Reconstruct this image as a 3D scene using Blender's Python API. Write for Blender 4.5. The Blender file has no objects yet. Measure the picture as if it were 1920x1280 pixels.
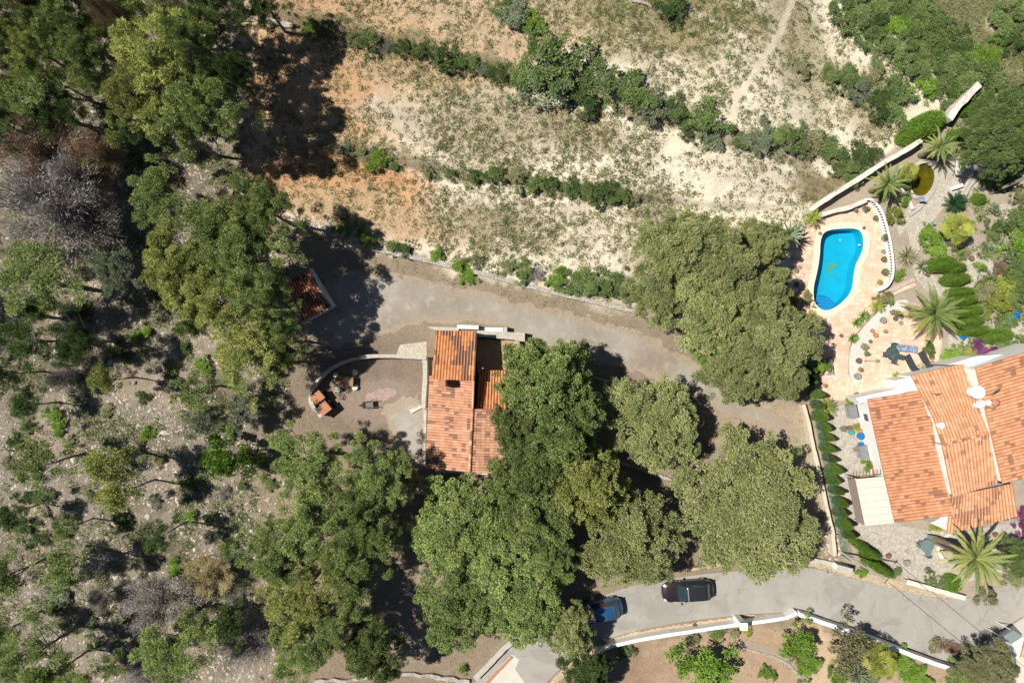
import bpy, bmesh, math, random
import numpy as np
from mathutils import Vector, Matrix
from mathutils.geometry import tessellate_polygon

# ---------------------------------------------------------------- camera, world, sun
scene = bpy.context.scene
COL = scene.collection
H = 64.0          # camera height above the ground (m)
S = 0.05          # metres on the ground per photo pixel
cam_d = bpy.data.cameras.new("camera")
cam_d.sensor_width = 36.0
cam_d.lens = 24.0
cam_d.clip_end = 6000
cam = bpy.data.objects.new("camera", cam_d)
cam.location = (0, 0, H)
COL.objects.link(cam)
scene.camera = cam

SHX, SHY = 0.66, -0.12                       # shadow of a one metre post
elev = math.atan(1.0 / math.hypot(SHX, SHY))
world = bpy.data.worlds.new("World")
scene.world = world
world.use_nodes = True
wn = world.node_tree
sky = wn.nodes.new("ShaderNodeTexSky")
sky.sky_type = 'NISHITA'
sky.sun_disc = False
sky.air_density = 0.75
sky.dust_density = 0.3
sky.ozone_density = 2.0
sky.sun_elevation = elev
sky.sun_rotation = math.atan2(-SHX, -SHY)
wn.links.new(sky.outputs[0], wn.nodes["Background"].inputs[0])
wn.nodes["Background"].inputs[1].default_value = 0.05
sun_d = bpy.data.lights.new("sun", 'SUN')
sun_d.energy = 5.0
sun_d.angle = math.radians(0.5)
sun_d.color = (1.0, 0.955, 0.88)
sun = bpy.data.objects.new("sun", sun_d)
sun.rotation_euler = Vector((SHX, SHY, -1)).to_track_quat('-Z', 'Y').to_euler()
sun.location = (-40, 8, 60)
COL.objects.link(sun)
scene.view_settings.view_transform = 'Standard'
scene.view_settings.look = 'None'
scene.view_settings.exposure = 0.40
scene.view_settings.gamma = 1.0
scene.cycles.max_bounces = 6
scene.cycles.diffuse_bounces = 2
scene.cycles.glossy_bounces = 2
scene.cycles.transmission_bounces = 4
scene.cycles.transparent_max_bounces = 6

RNG = np.random.default_rng(7)
R = random.Random(11)

# ---------------------------------------------------------------- noise and terrain
def _hash(i, j, seed):
    n = (i.astype(np.int64) * 374761393 + j.astype(np.int64) * 668265263 + seed * 974634777) & 0x7fffffff
    n = ((n ^ (n >> 13)) * 1274126177) & 0x7fffffff
    return ((n ^ (n >> 16)) & 0xffff) / 65535.0
def vnoise(x, y, seed=0):
    x = np.asarray(x, float); y = np.asarray(y, float)
    i = np.floor(x); j = np.floor(y); fx = x - i; fy = y - j
    fx = fx * fx * (3 - 2 * fx); fy = fy * fy * (3 - 2 * fy)
    a = _hash(i, j, seed); b = _hash(i + 1, j, seed); c = _hash(i, j + 1, seed); d = _hash(i + 1, j + 1, seed)
    return (a * (1 - fx) + b * fx) * (1 - fy) + (c * (1 - fx) + d * fx) * fy
def fbm(x, y, seed=0, o=4):
    s = 0; a = 0.5; t = 0
    for k in range(o):
        s = s + a * vnoise(x * 2 ** k, y * 2 ** k, seed + k * 17); t += a; a *= 0.55
    return s / t
def sst(a, b, x):
    t = np.clip((np.asarray(x, float) - a) / (b - a), 0, 1)
    return t * t * (3 - 2 * t)

L1 = ([400, 570, 830, 1030, 1200, 1340, 1500, 1700], [20, 52, 112, 160, 215, 262, 300, 330])
L2 = ([400, 520, 700, 950, 1100, 1180, 1300, 1500], [250, 275, 303, 340, 362, 372, 385, 395])
L3 = ([450, 560, 670, 760, 870, 1010, 1190, 1350], [400, 430, 462, 484, 510, 545, 583, 620])
POOL = [(1540,445),(1545,436),(1555,431),(1575,428.5),(1600,428),(1612,431),(1618.5,440),(1620.5,455),(1618.5,470),(1612,483),(1605,497),
        (1602,515),(1600,535),(1595,550),(1582,565),(1565,577.5),(1550,582.5),(1537.5,579),(1527.5,567.5),(1525,552),(1526,535),(1531,515),(1535,495),(1537.5,475),(1538,458)]
POND = [(1722,309),(1735,305),(1747,312),(1754,325),(1752,342),(1745,356),(1735,366),(1722,368),(1712,362),(1708,345),(1710,325)]

def in_poly(px, py, poly):
    px = np.asarray(px, float); py = np.asarray(py, float)
    inside = np.zeros(px.shape, bool)
    n = len(poly)
    for k in range(n):
        x0, y0 = poly[k]; x1, y1 = poly[(k + 1) % n]
        if y0 == y1: continue
        c = ((y0 > py) != (y1 > py)) & (px < (x1 - x0) * (py - y0) / (y1 - y0) + x0)
        inside ^= c
    return inside
def grow(poly, d):
    n = len(poly); out = []
    area = sum(poly[k][0] * poly[(k+1) % n][1] - poly[(k+1) % n][0] * poly[k][1] for k in range(n))
    sg = 1 if area > 0 else -1
    for k in range(n):
        x0, y0 = poly[k - 1]; x1, y1 = poly[(k + 1) % n]
        tx, ty = x1 - x0, y1 - y0; l = math.hypot(tx, ty) or 1
        out.append((poly[k][0] + sg * ty / l * d, poly[k][1] - sg * tx / l * d))
    return out
def hgt(x, y):
    """ground height at world x, y"""
    x = np.asarray(x, float); y = np.asarray(y, float)
    px = x / S + 960; py = 640 - y / S
    side = sst(380, 520, px) * (1 - sst(1380, 1560, px))
    z = 0.55 * (1 - sst(-7, 3, py - np.interp(px, *L3))) * side * (1 - sst(1180, 1260, px))
    z = z + 0.7 * (1 - sst(-10, 8, py - np.interp(px, *L2))) * side
    z = z + 0.8 * (1 - sst(-10, 8, py - np.interp(px, *L1))) * side
    soft = np.maximum(1 - sst(470, 560, px), (1 - sst(380, 460, py - 0.12 * (px - 700))) * (1 - sst(1430, 1500, px)))
    z = z + soft * (0.35 * (fbm(x * 0.25 + 9, y * 0.25, 3, 3) - 0.5) + 0.16 * (fbm(x * 1.3, y * 1.3, 5, 3) - 0.5))
    return z
def P(px, py, z=0.0):
    k = S * (H - z) / H
    return Vector(((px - 960) * k, (640 - py) * k, z))
def PG(px, py, dz=0.0):
    z = 0.0
    for _ in range(4):
        p = P(px, py, z); z = float(hgt(p.x, p.y)) + dz
    return P(px, py, z)

# ---------------------------------------------------------------- materials
MATS = {}
def nmat(name):
    m = bpy.data.materials.new(name); m.use_nodes = True
    nt = m.node_tree; b = nt.nodes["Principled BSDF"]
    return m, nt, b
def rgb(c): return (c[0], c[1], c[2], 1)
def mixc(nt, a, b, f, mode='MIX'):
    n = nt.nodes.new("ShaderNodeMix"); n.data_type = 'RGBA'; n.blend_type = mode
    for k, v in ((6, a), (7, b), (0, f)):
        if isinstance(v, bpy.types.NodeSocket): nt.links.new(v, n.inputs[k])
        elif k == 0: n.inputs[0].default_value = v
        else: n.inputs[k].default_value = rgb(v)
    return n.outputs[2]
def math_n(nt, op, a, b=0.5, clamp=False):
    n = nt.nodes.new("ShaderNodeMath"); n.operation = op; n.use_clamp = clamp
    for k, v in ((0, a), (1, b)):
        if isinstance(v, bpy.types.NodeSocket): nt.links.new(v, n.inputs[k])
        else: n.inputs[k].default_value = v
    return n.outputs[0]
def maprange(nt, v, a, b, c=0, d=1):
    n = nt.nodes.new("ShaderNodeMapRange")
    nt.links.new(v, n.inputs[0])
    for k, q in ((1, a), (2, b), (3, c), (4, d)):
        n.inputs[k].default_value = q
    return n.outputs[0]
def noise(nt, scale, detail=4, rough=0.6, vec=None, dist=0.0):
    n = nt.nodes.new("ShaderNodeTexNoise")
    n.inputs["Scale"].default_value = scale; n.inputs["Detail"].default_value = detail
    n.inputs["Roughness"].default_value = rough; n.inputs["Distortion"].default_value = dist
    if vec is None:
        vec = objco(nt)
    nt.links.new(vec, n.inputs["Vector"])
    return n.outputs["Fac"]
def voro(nt, scale, feature='F1', vec=None, out="Distance", rnd=1.0):
    n = nt.nodes.new("ShaderNodeTexVoronoi"); n.feature = feature
    n.inputs["Scale"].default_value = scale; n.inputs["Randomness"].default_value = rnd
    nt.links.new(vec if vec is not None else objco(nt), n.inputs["Vector"])
    return n.outputs[out]
def objco(nt):
    for n in nt.nodes:
        if n.type == 'NEW_GEOMETRY': return n.outputs["Position"]
    return nt.nodes.new("ShaderNodeNewGeometry").outputs["Position"]
def attr(nt, name, out="Fac"):
    n = nt.nodes.new("ShaderNodeAttribute"); n.attribute_name = name
    return n.outputs[out]
def bump(nt, b, h, s=0.3, d=0.05):
    n = nt.nodes.new("ShaderNodeBump"); n.inputs["Strength"].default_value = s; n.inputs["Distance"].default_value = d
    nt.links.new(h, n.inputs["Height"]); nt.links.new(n.outputs[0], b.inputs["Normal"])
def M(name, c1, c2=None, scale=3.0, rough=0.85, metal=0.0, bumps=0.25, spec=0.3, spot=None, spot_amt=0.6):
    if name in MATS: return MATS[name]
    m, nt, b = nmat(name)
    c2 = c2 or tuple(v * 0.75 for v in c1)
    f = maprange(nt, noise(nt, scale, 6, 0.65), 0.3, 0.7)
    c = mixc(nt, c2, c1, f)
    if spot:
        s = maprange(nt, noise(nt, scale * 0.6, 5, 0.7), spot_amt, spot_amt + 0.12)
        c = mixc(nt, c, spot, s)
    nt.links.new(c, b.inputs["Base Color"])
    b.inputs["Roughness"].default_value = rough; b.inputs["Metallic"].default_value = metal
    b.inputs["Specular IOR Level"].default_value = spec
    if bumps: bump(nt, b, noise(nt, scale * 6, 4), bumps, 0.02)
    MATS[name] = m
    return m
def leafmat(name, cols, trans=0.13, var=0.22):
    """cols: three linear colours along the tone attribute"""
    if name in MATS: return MATS[name]
    m, nt, b = nmat(name)
    nt.nodes.remove(b)
    out = nt.nodes["Material Output"]
    t = attr(nt, "tone")
    r = nt.nodes.new("ShaderNodeValToRGB")
    e = r.color_ramp.elements
    e[0].position = 0.0; e[0].color = rgb(cols[0])
    e[1].position = 1.0; e[1].color = rgb(cols[2])
    k = e.new(0.5); k.color = rgb(cols[1])
    if len(cols) > 3:
        k = e.new(.95); k.color = rgb(cols[2]); e[len(e) - 1].color = rgb(cols[3])
    nt.links.new(t, r.inputs[0])
    oi = nt.nodes.new("ShaderNodeObjectInfo")
    v = maprange(nt, oi.outputs["Random"], 0, 1, 1 - var, 1 + var)
    hs = nt.nodes.new("ShaderNodeHueSaturation")
    nt.links.new(v, hs.inputs["Value"]); nt.links.new(r.outputs[0], hs.inputs["Color"])
    d = nt.nodes.new("ShaderNodeBsdfDiffuse"); tr = nt.nodes.new("ShaderNodeBsdfTranslucent")
    nt.links.new(hs.outputs[0], d.inputs[0]); nt.links.new(hs.outputs[0], tr.inputs[0])
    mx = nt.nodes.new("ShaderNodeMixShader"); mx.inputs[0].default_value = trans
    nt.links.new(d.outputs[0], mx.inputs[1]); nt.links.new(tr.outputs[0], mx.inputs[2])
    nt.links.new(mx.outputs[0], out.inputs[0])
    MATS[name] = m
    return m

LEAF = {
 'pine':   leafmat('pine needles',   [(.095,.145,.045), (.23,.30,.09), (.39,.44,.145), (.42,.40,.34)]),
 'pineyel':leafmat('yellowing pine needles', [(.13,.165,.045), (.29,.33,.09), (.46,.46,.15), (.44,.38,.28)]),
 'carob':  leafmat('grey green evergreen leaves', [(.14,.175,.065), (.31,.345,.125), (.49,.505,.21), (.52,.50,.43)]),
 'dark':   leafmat('dark evergreen leaves', [(.035,.07,.025), (.085,.135,.045), (.16,.21,.07)]),
 'bright': leafmat('bright green leaves', [(.08,.15,.02), (.17,.29,.045), (.30,.43,.08)]),
 'yellow': leafmat('yellow green leaves', [(.12,.16,.025), (.27,.32,.06), (.44,.46,.11)]),
 'shrub':  leafmat('green shrub leaves', [(.06,.10,.03), (.14,.205,.06), (.25,.32,.11), (.3,.29,.24)]),
 'olive':  leafmat('dusty olive leaves', [(.13,.135,.065), (.26,.26,.13), (.42,.40,.22)]),
 'blue':   leafmat('blue green leaves', [(.095,.125,.07), (.20,.235,.14), (.34,.37,.25)]),
 'dead':   leafmat('dry grey twigs', [(.16,.145,.13), (.31,.28,.25), (.48,.44,.39)], 0.1),
 'rust':   leafmat('dry reddish brown twigs', [(.14,.085,.055), (.27,.18,.125), (.42,.31,.23)], 0.1),
 'scrub':  leafmat('dry dark scrub twigs', [(.045,.05,.025), (.115,.105,.055), (.22,.19,.11)], .05),
 'purple': leafmat('purple blossoms', [(.09,.03,.08), (.17,.045,.14), (.28,.10,.24)]),
 'straw':  leafmat('dry straw leaves', [(.22,.17,.08), (.42,.34,.16), (.6,.52,.3)]),
 'topiary':leafmat('clipped green leaves', [(.08,.14,.02), (.17,.28,.045), (.27,.40,.08)], 0.12, 0.1),
}
BARK = M('pale grey bark', (.24,.21,.18), (.12,.10,.085), 6)
DEADWOOD = M('bleached dead wood', (.42,.38,.33), (.25,.22,.19), 6)

# ---------------------------------------------------------------- mesh helpers
def np_mesh(name, V, F, mat, tone=None, domain='FACE', smooth=False, extra=None):
    me = bpy.data.meshes.new(name)
    V = np.ascontiguousarray(V, np.float32); F = np.ascontiguousarray(F, np.int32)
    n, k = F.shape
    me.vertices.add(len(V)); me.vertices.foreach_set("co", V.ravel())
    me.loops.add(n * k); me.loops.foreach_set("vertex_index", F.ravel())
    me.polygons.add(n); me.polygons.foreach_set("loop_start", np.arange(0, n * k, k, dtype=np.int32))
    me.polygons.foreach_set("loop_total", np.full(n, k, np.int32))
    me.polygons.foreach_set("use_smooth", np.full(n, smooth, bool))
    if tone is not None:
        a = me.attributes.new("tone", 'FLOAT', domain); a.data.foreach_set("value", np.ascontiguousarray(tone, np.float32))
    for nm, (ty, dat) in (extra or {}).items():
        a = me.attributes.new(nm, ty, 'POINT')
        a.data.foreach_set("color" if ty == 'FLOAT_COLOR' else "value", np.ascontiguousarray(dat, np.float32).ravel())
    me.update(calc_edges=True); me.validate()
    if mat: me.materials.append(mat)
    return me
def link(name, me, parent=None, loc=(0, 0, 0), rotz=0.0, scale=(1, 1, 1)):
    o = bpy.data.objects.new(name, me)
    COL.objects.link(o)
    o.location = loc; o.rotation_euler = (0, 0, rotz); o.scale = scale
    if parent: o.parent = parent
    return o
def tag(o, label=None, cat=None, group=None, kind=None):
    if label: o["label"] = label
    if cat: o["category"] = cat
    if group: o["group"] = group
    if kind: o["kind"] = kind
    return o
def empty(name, loc=(0, 0, 0), rotz=0.0, label=None, cat=None, group=None, kind=None, scale=1.0):
    o = bpy.data.objects.new(name, None); COL.objects.link(o)
    o.empty_display_size = 0.3
    o.location = loc; o.rotation_euler = (0, 0, rotz); o.scale = (scale,) * 3 if isinstance(scale, (int, float)) else scale
    return tag(o, label, cat, group, kind)

class MB:
    def __init__(s): s.v = []; s.f = []
    def add(s, vs, fs):
        b = len(s.v); s.v += [tuple(q) for q in vs]; s.f += [tuple(b + i for i in f) for f in fs]; return s
    def box(s, c, d, rz=0.0, ry=0.0, taper=1.0):
        x, y, z = d[0] / 2, d[1] / 2, d[2] / 2
        m = Matrix.Rotation(rz, 3, 'Z') @ Matrix.Rotation(ry, 3, 'Y')
        vs = []
        for sz in (-1, 1):
            t = taper if sz > 0 else 1
            for sx, sy in ((-1, -1), (1, -1), (1, 1), (-1, 1)):
                vs.append(Vector(c) + m @ Vector((sx * x * t, sy * y * t, sz * z)))
        return s.add(vs, [(3, 2, 1, 0), (4, 5, 6, 7), (0, 1, 5, 4), (1, 2, 6, 5), (2, 3, 7, 6), (3, 0, 4, 7)])
    def tube(s, pts, rad, n=8, caps=True):
        pts = [Vector(p) for p in pts]
        if isinstance(rad, (int, float)): rad = [rad] * len(pts)
        b = len(s.v); rings = []
        for k, p in enumerate(pts):
            d = (pts[min(k + 1, len(pts) - 1)] - pts[max(k - 1, 0)]).normalized()
            a = d.cross(Vector((0, 0, 1)) if abs(d.z) < 0.9 else Vector((1, 0, 0))).normalized(); c = d.cross(a)
            for q in range(n):
                t = 2 * math.pi * q / n
                s.v.append(tuple(p + (a * math.cos(t) + c * math.sin(t)) * rad[k]))
        for k in range(len(pts) - 1):
            for q in range(n):
                s.f.append((b + k*n + q, b + (k+1)*n + q, b + (k+1)*n + (q+1) % n, b + k*n + (q+1) % n))
        if caps:
            s.f.append(tuple(b + q for q in range(n))); e = b + (len(pts) - 1) * n
            s.f.append(tuple(e + n - 1 - q for q in range(n)))
        return s
    def lathe(s, prof, c=(0, 0, 0), n=20, cap=True):
        b = len(s.v)
        for r, z in prof:
            for q in range(n):
                t = 2 * math.pi * q / n
                s.v.append((c[0] + r * math.cos(t), c[1] + r * math.sin(t), c[2] + z))
        for k in range(len(prof) - 1):
            for q in range(n):
                s.f.append((b + k*n + q, b + k*n + (q+1) % n, b + (k+1)*n + (q+1) % n, b + (k+1)*n + q))
        if cap:
            s.f.append(tuple(b + n - 1 - q for q in range(n))); e = b + (len(prof) - 1) * n
            s.f.append(tuple(e + q for q in range(n)))
        return s
    def prism(s, pts, z0, z1):
        """pts world xy list; z0, z1 numbers or lists"""
        n = len(pts)
        a = sum(pts[k][0] * pts[(k+1) % n][1] - pts[(k+1) % n][0] * pts[k][1] for k in range(n))
        idx = list(range(n)) if a > 0 else list(range(n))[::-1]
        g = lambda z, k: z[k] if isinstance(z, (list, tuple)) else z
        b = len(s.v)
        for k in idx: s.v.append((pts[k][0], pts[k][1], g(z0, k)))
        for k in idx: s.v.append((pts[k][0], pts[k][1], g(z1, k)))
        for k in range(n): s.f.append((b + k, b + (k+1) % n, b + n + (k+1) % n, b + n + k))
        tri = tessellate_polygon([[Vector((pts[k][0], pts[k][1], 0)) for k in idx]])
        for t in tri:
            va, vb, vc = (Vector(s.v[b + n + i]) for i in t)
            up = (vb - va).cross(vc - va).z > 0
            t = t if up else (t[0], t[2], t[1])
            s.f.append(tuple(b + n + i for i in t)); s.f.append((b + t[0], b + t[2], b + t[1]))
        return s
    def mesh(s, name, mat, smooth=False):
        me = bpy.data.meshes.new(name); me.from_pydata(s.v, [], s.f); me.validate(); me.update()
        if mat: me.materials.append(mat)
        if smooth:
            me.polygons.foreach_set("use_smooth", np.ones(len(me.polygons), bool))
            try: me.set_sharp_from_angle(angle=0.7)
            except Exception: pass
        return me
    def build(s, name, mat, parent=None, smooth=False, **kw):
        return link(name, s.mesh(name, mat, smooth), parent, **kw)

def W2(pts, z=0.0): return [tuple(P(a, b, z)[:2]) for a, b in pts]
def smoothpoly(pts, it=2, closed=True):
    for _ in range(it):
        out = []; n = len(pts)
        rng = range(n) if closed else range(n - 1)
        if not closed: out.append(pts[0])
        for k in rng:
            a = pts[k]; b = pts[(k + 1) % n]
            out.append((a[0]*.75 + b[0]*.25, a[1]*.75 + b[1]*.25)); out.append((a[0]*.25 + b[0]*.75, a[1]*.25 + b[1]*.75))
        if not closed: out.append(pts[-1])
        pts = out
    return pts
def slab(name, pts, z0, z1, mat, hole=None, parent=None):
    """flat slab from photo-pixel outline, optional hole, with sides"""
    w = W2(pts, z1); mb = MB()
    if not hole:
        mb.prism(w, z0, z1)
        return mb.build(name, mat, parent)
    hw = W2(hole, z1)
    loops = [[Vector((x, y, 0)) for x, y in w], [Vector((x, y, 0)) for x, y in hw]]
    allp = w + hw
    mb.v = [(x, y, z1) for x, y in allp] + [(x, y, z0) for x, y in allp]
    n = len(allp)
    for t in tessellate_polygon(loops):
        va, vb, vc = (Vector(mb.v[i]) for i in t)
        if (vb - va).cross(vc - va).z < 0: t = (t[0], t[2], t[1])
        mb.f.append(tuple(t))
    for lo, m in ((0, len(w)), (len(w), len(hw))):
        for k in range(m):
            a = lo + k; b = lo + (k + 1) % m
            mb.f.append((a, b, n + b, n + a))
    return mb.build(name, mat, parent)
def ribbon(pts, width, z0, z1, jit=0.0, dens=0.5, seed=1, mb=None):
    """wall along world-xy points; z0/z1 numbers or callables(x,y)"""
    rr = random.Random(seed); mb = mb or MB()
    q = [Vector(p[:2]) for p in pts]; line = [q[0]]
    for a, b in zip(q, q[1:]):
        m = max(1, int((b - a).length / dens))
        for k in range(1, m + 1): line.append(a.lerp(b, k / m))
    f = lambda z, p: z(p.x, p.y) if callable(z) else z
    base = len(mb.v); n = len(line)
    for k, p in enumerate(line):
        d = (line[min(k + 1, n - 1)] - line[max(k - 1, 0)]).normalized(); nn = Vector((-d.y, d.x))
        w = width / 2
        l = p + nn * (w + rr.uniform(-jit, jit)); r = p - nn * (w + rr.uniform(-jit, jit))
        zt = f(z1, p) + rr.uniform(-jit, jit); zt2 = zt + rr.uniform(-jit, jit) * .5; zb = f(z0, p)
        mb.v += [(l.x, l.y, zb), (l.x, l.y, zt), (r.x, r.y, zt2), (r.x, r.y, zb)]
    for k in range(n - 1):
        a = base + 4 * k; b = a + 4
        mb.f += [(a, a+1, b+1, b), (a+1, a+2, b+2, b+1), (a+2, a+3, b+3, b+2)]
    mb.f += [(base, base+3, base+2, base+1), (base+4*n-4, base+4*n-3, base+4*n-2, base+4*n-1)]
    return mb

# ---------------------------------------------------------------- ground sheet
def ground():
    st = 0.15
    cx = np.arange(-54, 54.01, st); cy = np.arange(-38, 38.01, st)
    ext = np.array([2, 5, 10, 20, 40, 80, 160, 320, 640, 1400.0])
    xs = np.concatenate([cx[0] - ext[::-1], cx, cx[-1] + ext]); ys = np.concatenate([cy[0] - ext[::-1], cy, cy[-1] + ext])
    X, Y = np.meshgrid(xs, ys)
    Z = hgt(X, Y)
    px = X / S + 960; py = 640 - Y / S
    for poly in (POOL, POND):
        hole = in_poly(px, py, grow(poly, 5))
        Z = np.where(hole, -2.4, Z)
    # --- lie of the different soils
    wx = px + 60 * (fbm(X * .35, Y * .35, 21) - .5) + 26 * (fbm(X * 1.6, Y * 1.6, 22) - .5)
    wy = py + 60 * (fbm(X * .35 + 50, Y * .35, 23) - .5) + 26 * (fbm(X * 1.6 + 30, Y * 1.6, 24) - .5)
    C = np.zeros(X.shape + (3,)); C[:] = (.30, .235, .165)
    veg = np.full(X.shape, .35); rock = np.full(X.shape, .25)
    def lay(w, c=None, v=None, r=None):
        nonlocal C, veg, rock
        w = np.clip(w, 0, 1)
        if c is not None: C = C * (1 - w[..., None]) + np.array(c) * w[..., None]
        if v is not None: veg = veg * (1 - w) + v * w
        if r is not None: rock = rock * (1 - w) + r * w
    def ell(cx_, cy_, rx, ry, rot=0.0, soft=.5):
        c, s = math.cos(rot), math.sin(rot)
        u = ((wx - cx_) * c + (wy - cy_) * s) / rx; v = (-(wx - cx_) * s + (wy - cy_) * c) / ry
        return 1 - sst(1 - soft, 1 + soft, np.sqrt(u * u + v * v))
    # forest floor on the left
    lay(1 - sst(430, 520, wx), (.265, .225, .175), .5, .8)
    lay((1 - sst(430, 520, wx)) * sst(.5, .6, fbm(X * .3, Y * .3, 61, 4)) * .8, (.145, .12, .09), .7, .5)
    lay((1 - sst(430, 520, wx)) * sst(.56, .66, fbm(X * .22 + 9, Y * .22, 63, 4)) * .8, (.33, .265, .195), .4, .9)
    # terraced field
    fld = sst(430, 500, wx) * (1 - sst(0, 26, wy - (np.interp(wx, *L3) - 12)))
    lay(fld, (.80, .71, .54), .32, .12)
    lay(fld * ell(640, 60, 330, 80, .08), (.53, .32, .18), .5)
    lay(fld * ell(590, 190, 190, 110, .2), (.54, .33, .18), .4)
    lay(fld * ell(790, 130, 190, 46, .25), (.52, .37, .22), .8)
    lay(fld * ell(620, 345, 190, 62, .13, .35), (.58, .30, .145), .25)
    lay(fld * ell(700, 405, 190, 45, .2), (.54, .37, .22), .6)
    lay(fld * ell(760, 235, 90, 36, .2), (.56, .48, .36), .12)
    lay(fld * ell(820, 70, 190, 60, .1), (.56, .38, .225), .6)
    lay(fld * ell(905, 245, 130, 60, .25), (.52, .44, .31), .8)
    lay(fld * ell(1180, 60, 190, 60, .3), (.40, .34, .19), .85)
    lay(fld * ell(1280, 30, 170, 40, .2), (.36, .31, .17), .8)
    lay(fld * ell(930, 60, 160, 50, .2), (.57, .42, .27), .7)
    lay(fld * ell(950, 420, 120, 40, .2), (.44, .36, .25), .85)
    lay(fld * ell(1060, 245, 130, 36, .3), (.48, .40, .29), .8)
    lay(fld * ell(1240, 440, 60, 70, .2), (.50, .42, .31), .7)
    lay(fld * ell(1500, 90, 60, 130, -.3), (.48, .41, .27), .75)
    lay(fld * ell(1640, 190, 60, 60, .2), (.45, .38, .25), .7)
    lay(fld * ell(1540, 350, 60, 34, .1, .3), (.27, .21, .13), .8)
    lay(fld * ell(1400, 330, 90, 40, .2), (.68, .60, .46), .3)
    lay(fld * ell(1100, 430, 110, 40, .1), (.66, .57, .43), .4)
    lay(fld * ell(1290, 160, 120, 40, .3), (.70, .61, .45), .4)
    # narrow trodden tracks in the field
    for pl, wd in ([(1245,0),(1280,30),(1340,62),(1395,90)], 5), ([(1480,10),(1455,70),(1420,120),(1370,200),(1350,300)], 7), ([(480,30),(520,40),(550,50)], 6):
        d = np.full(px.shape, 1e9)
        for (ax, ay), (bx, by) in zip(pl, pl[1:]):
            t = np.clip(((px - ax) * (bx - ax) + (py - ay) * (by - ay)) / ((bx - ax) ** 2 + (by - ay) ** 2), 0, 1)
            d = np.minimum(d, np.hypot(px - ax - t * (bx - ax), py - ay - t * (by - ay)))
        lay((1 - sst(wd * .5, wd * 1.4, d + 5 * (fbm(X * 2, Y * 2, 41) - .5))) * .8, (.70, .61, .46), .1)
    # terrace edges: dry stones and dead grass
    for L, x1 in ((L1, 1560), (L2, 1260), (L3, 700)):
        d = np.abs(wy - np.interp(wx, *L) + 4)
        lay((1 - sst(8, 20, d)) * sst(470, 520, wx) * (1 - sst(x1 - 40, x1, wx)) * .75, (.26, .22, .13), .9, .3)
    # green slope upper right
    g = sst(0, 40, wx - (1590 + wy * 1.15)) * (1 - sst(150, 220, wy - .0 * wx))
    lay(g, (.22, .23, .10), .9, .1)
    lay(ell(1870, 35, 90, 45), (.26, .29, .09), .7)
    lay(ell(1900, 130, 26, 22), (.60, .52, .38), .2)
    # around the old house
    lay(ell(700, 740, 200, 110, 0, .3), (.235, .18, .135), .35, .4)
    lay(ell(700, 1150, 230, 170), (.27, .21, .15), .45, .25)
    lay(ell(800, 1100, 90, 130), (.33, .265, .20), .4, .3)
    lay(ell(850, 930, 140, 60), (.30, .20, .15), .15, .1)
    lay(ell(1150, 800, 330, 230), (.28, .22, .16), .3, .15)
    lay(ell(1440, 790, 120, 50), (.42, .33, .235), .5, .2)
    lay(ell(1500, 880, 50, 80), (.42, .36, .25), .55, .1)
    lay(ell(690, 755, 110, 40, 0, .3) , (.30, .23, .18), .2, .35)
    # garden soil on the right
    gd = sst(0, 16, wx * .0 + px - np.interp(py, [150, 400, 560, 760, 1000, 1280], [1840, 1505, 1470, 1512, 1560, 1640]))
    gd = gd * (1 - sst(0, 14, px * 0 + py - np.interp(px, [1500, 1690, 1800, 1920], [1060, 1100, 1128, 1150])))
    lay(gd, (.42, .35, .27), .3, .35)
    # plot south of the road
    so = sst(0, 14, wy - np.interp(wx, [900, 1100, 1200, 1380, 1500, 1800, 1860, 1920], [1300, 1225, 1195, 1170, 1165, 1255, 1210, 1170])) * sst(1020, 1060, wx)
    lay(so, (.43, .31, .205), .4, .2)
    lay(so * ell(1540, 1230, 34, 90), (.58, .43, .28), .1, .05)
    lay(so * ell(1400, 1230, 120, 45), (.44, .31, .205), .4, .15)
    lay(so * ell(1120, 1250, 120, 50), (.30, .20, .13), .3, .1)
    # far surroundings
    far = sst(55, 75, np.hypot(X * .9, Y * 1.25))
    lay(far, (.13, .135, .07), .8, .2)
    n1, n2 = X.shape
    V = np.stack([X, Y, Z], -1).reshape(-1, 3)
    idx = np.arange(n1 * n2).reshape(n1, n2)
    F = np.stack([idx[:-1, :-1], idx[:-1, 1:], idx[1:, 1:], idx[1:, :-1]], -1).reshape(-1, 4)
    m, nt, b = nmat('dry soil')
    c = attr(nt, 'soil', 'Color')
    c = mixc(nt, c, (0, 0, 0), maprange(nt, noise(nt, .9, 6, .7), .35, .75, 0, .28))
    fine = noise(nt, 5.5, 8, .78)
    c = mixc(nt, c, (1, .93, .8), maprange(nt, fine, .5, .85, 0, .30))
    c = mixc(nt, c, (.05, .035, .02), maprange(nt, noise(nt, 9, 6, .7), .5, .75, 0, .45))
    # dry tufts (olive brown), fine stones
    vg = attr(nt, 'veg')
    tuft = math_n(nt, 'ADD', noise(nt, 4.2, 6, .75, dist=.6), math_n(nt, 'MULTIPLY', vg, .22))
    tuft = maprange(nt, tuft, .66, .73)
    c = mixc(nt, c, mixc(nt, (.12, .115, .045), (.25, .20, .11), maprange(nt, noise(nt, 1.4, 3), .4, .6)), math_n(nt, 'MULTIPLY', tuft, .85))
    st_ = math_n(nt, 'ADD', maprange(nt, voro(nt, 3.6), 0, .6, .55, 0), math_n(nt, 'MULTIPLY', attr(nt, 'rock'), .32))
    st_ = math_n(nt, 'MULTIPLY', maprange(nt, st_, .62, .68), maprange(nt, noise(nt, 1.1, 5, .8), .47, .56))
    c = mixc(nt, c, mixc(nt, (.42, .38, .33), (.66, .62, .55), noise(nt, 7)), st_)
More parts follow.
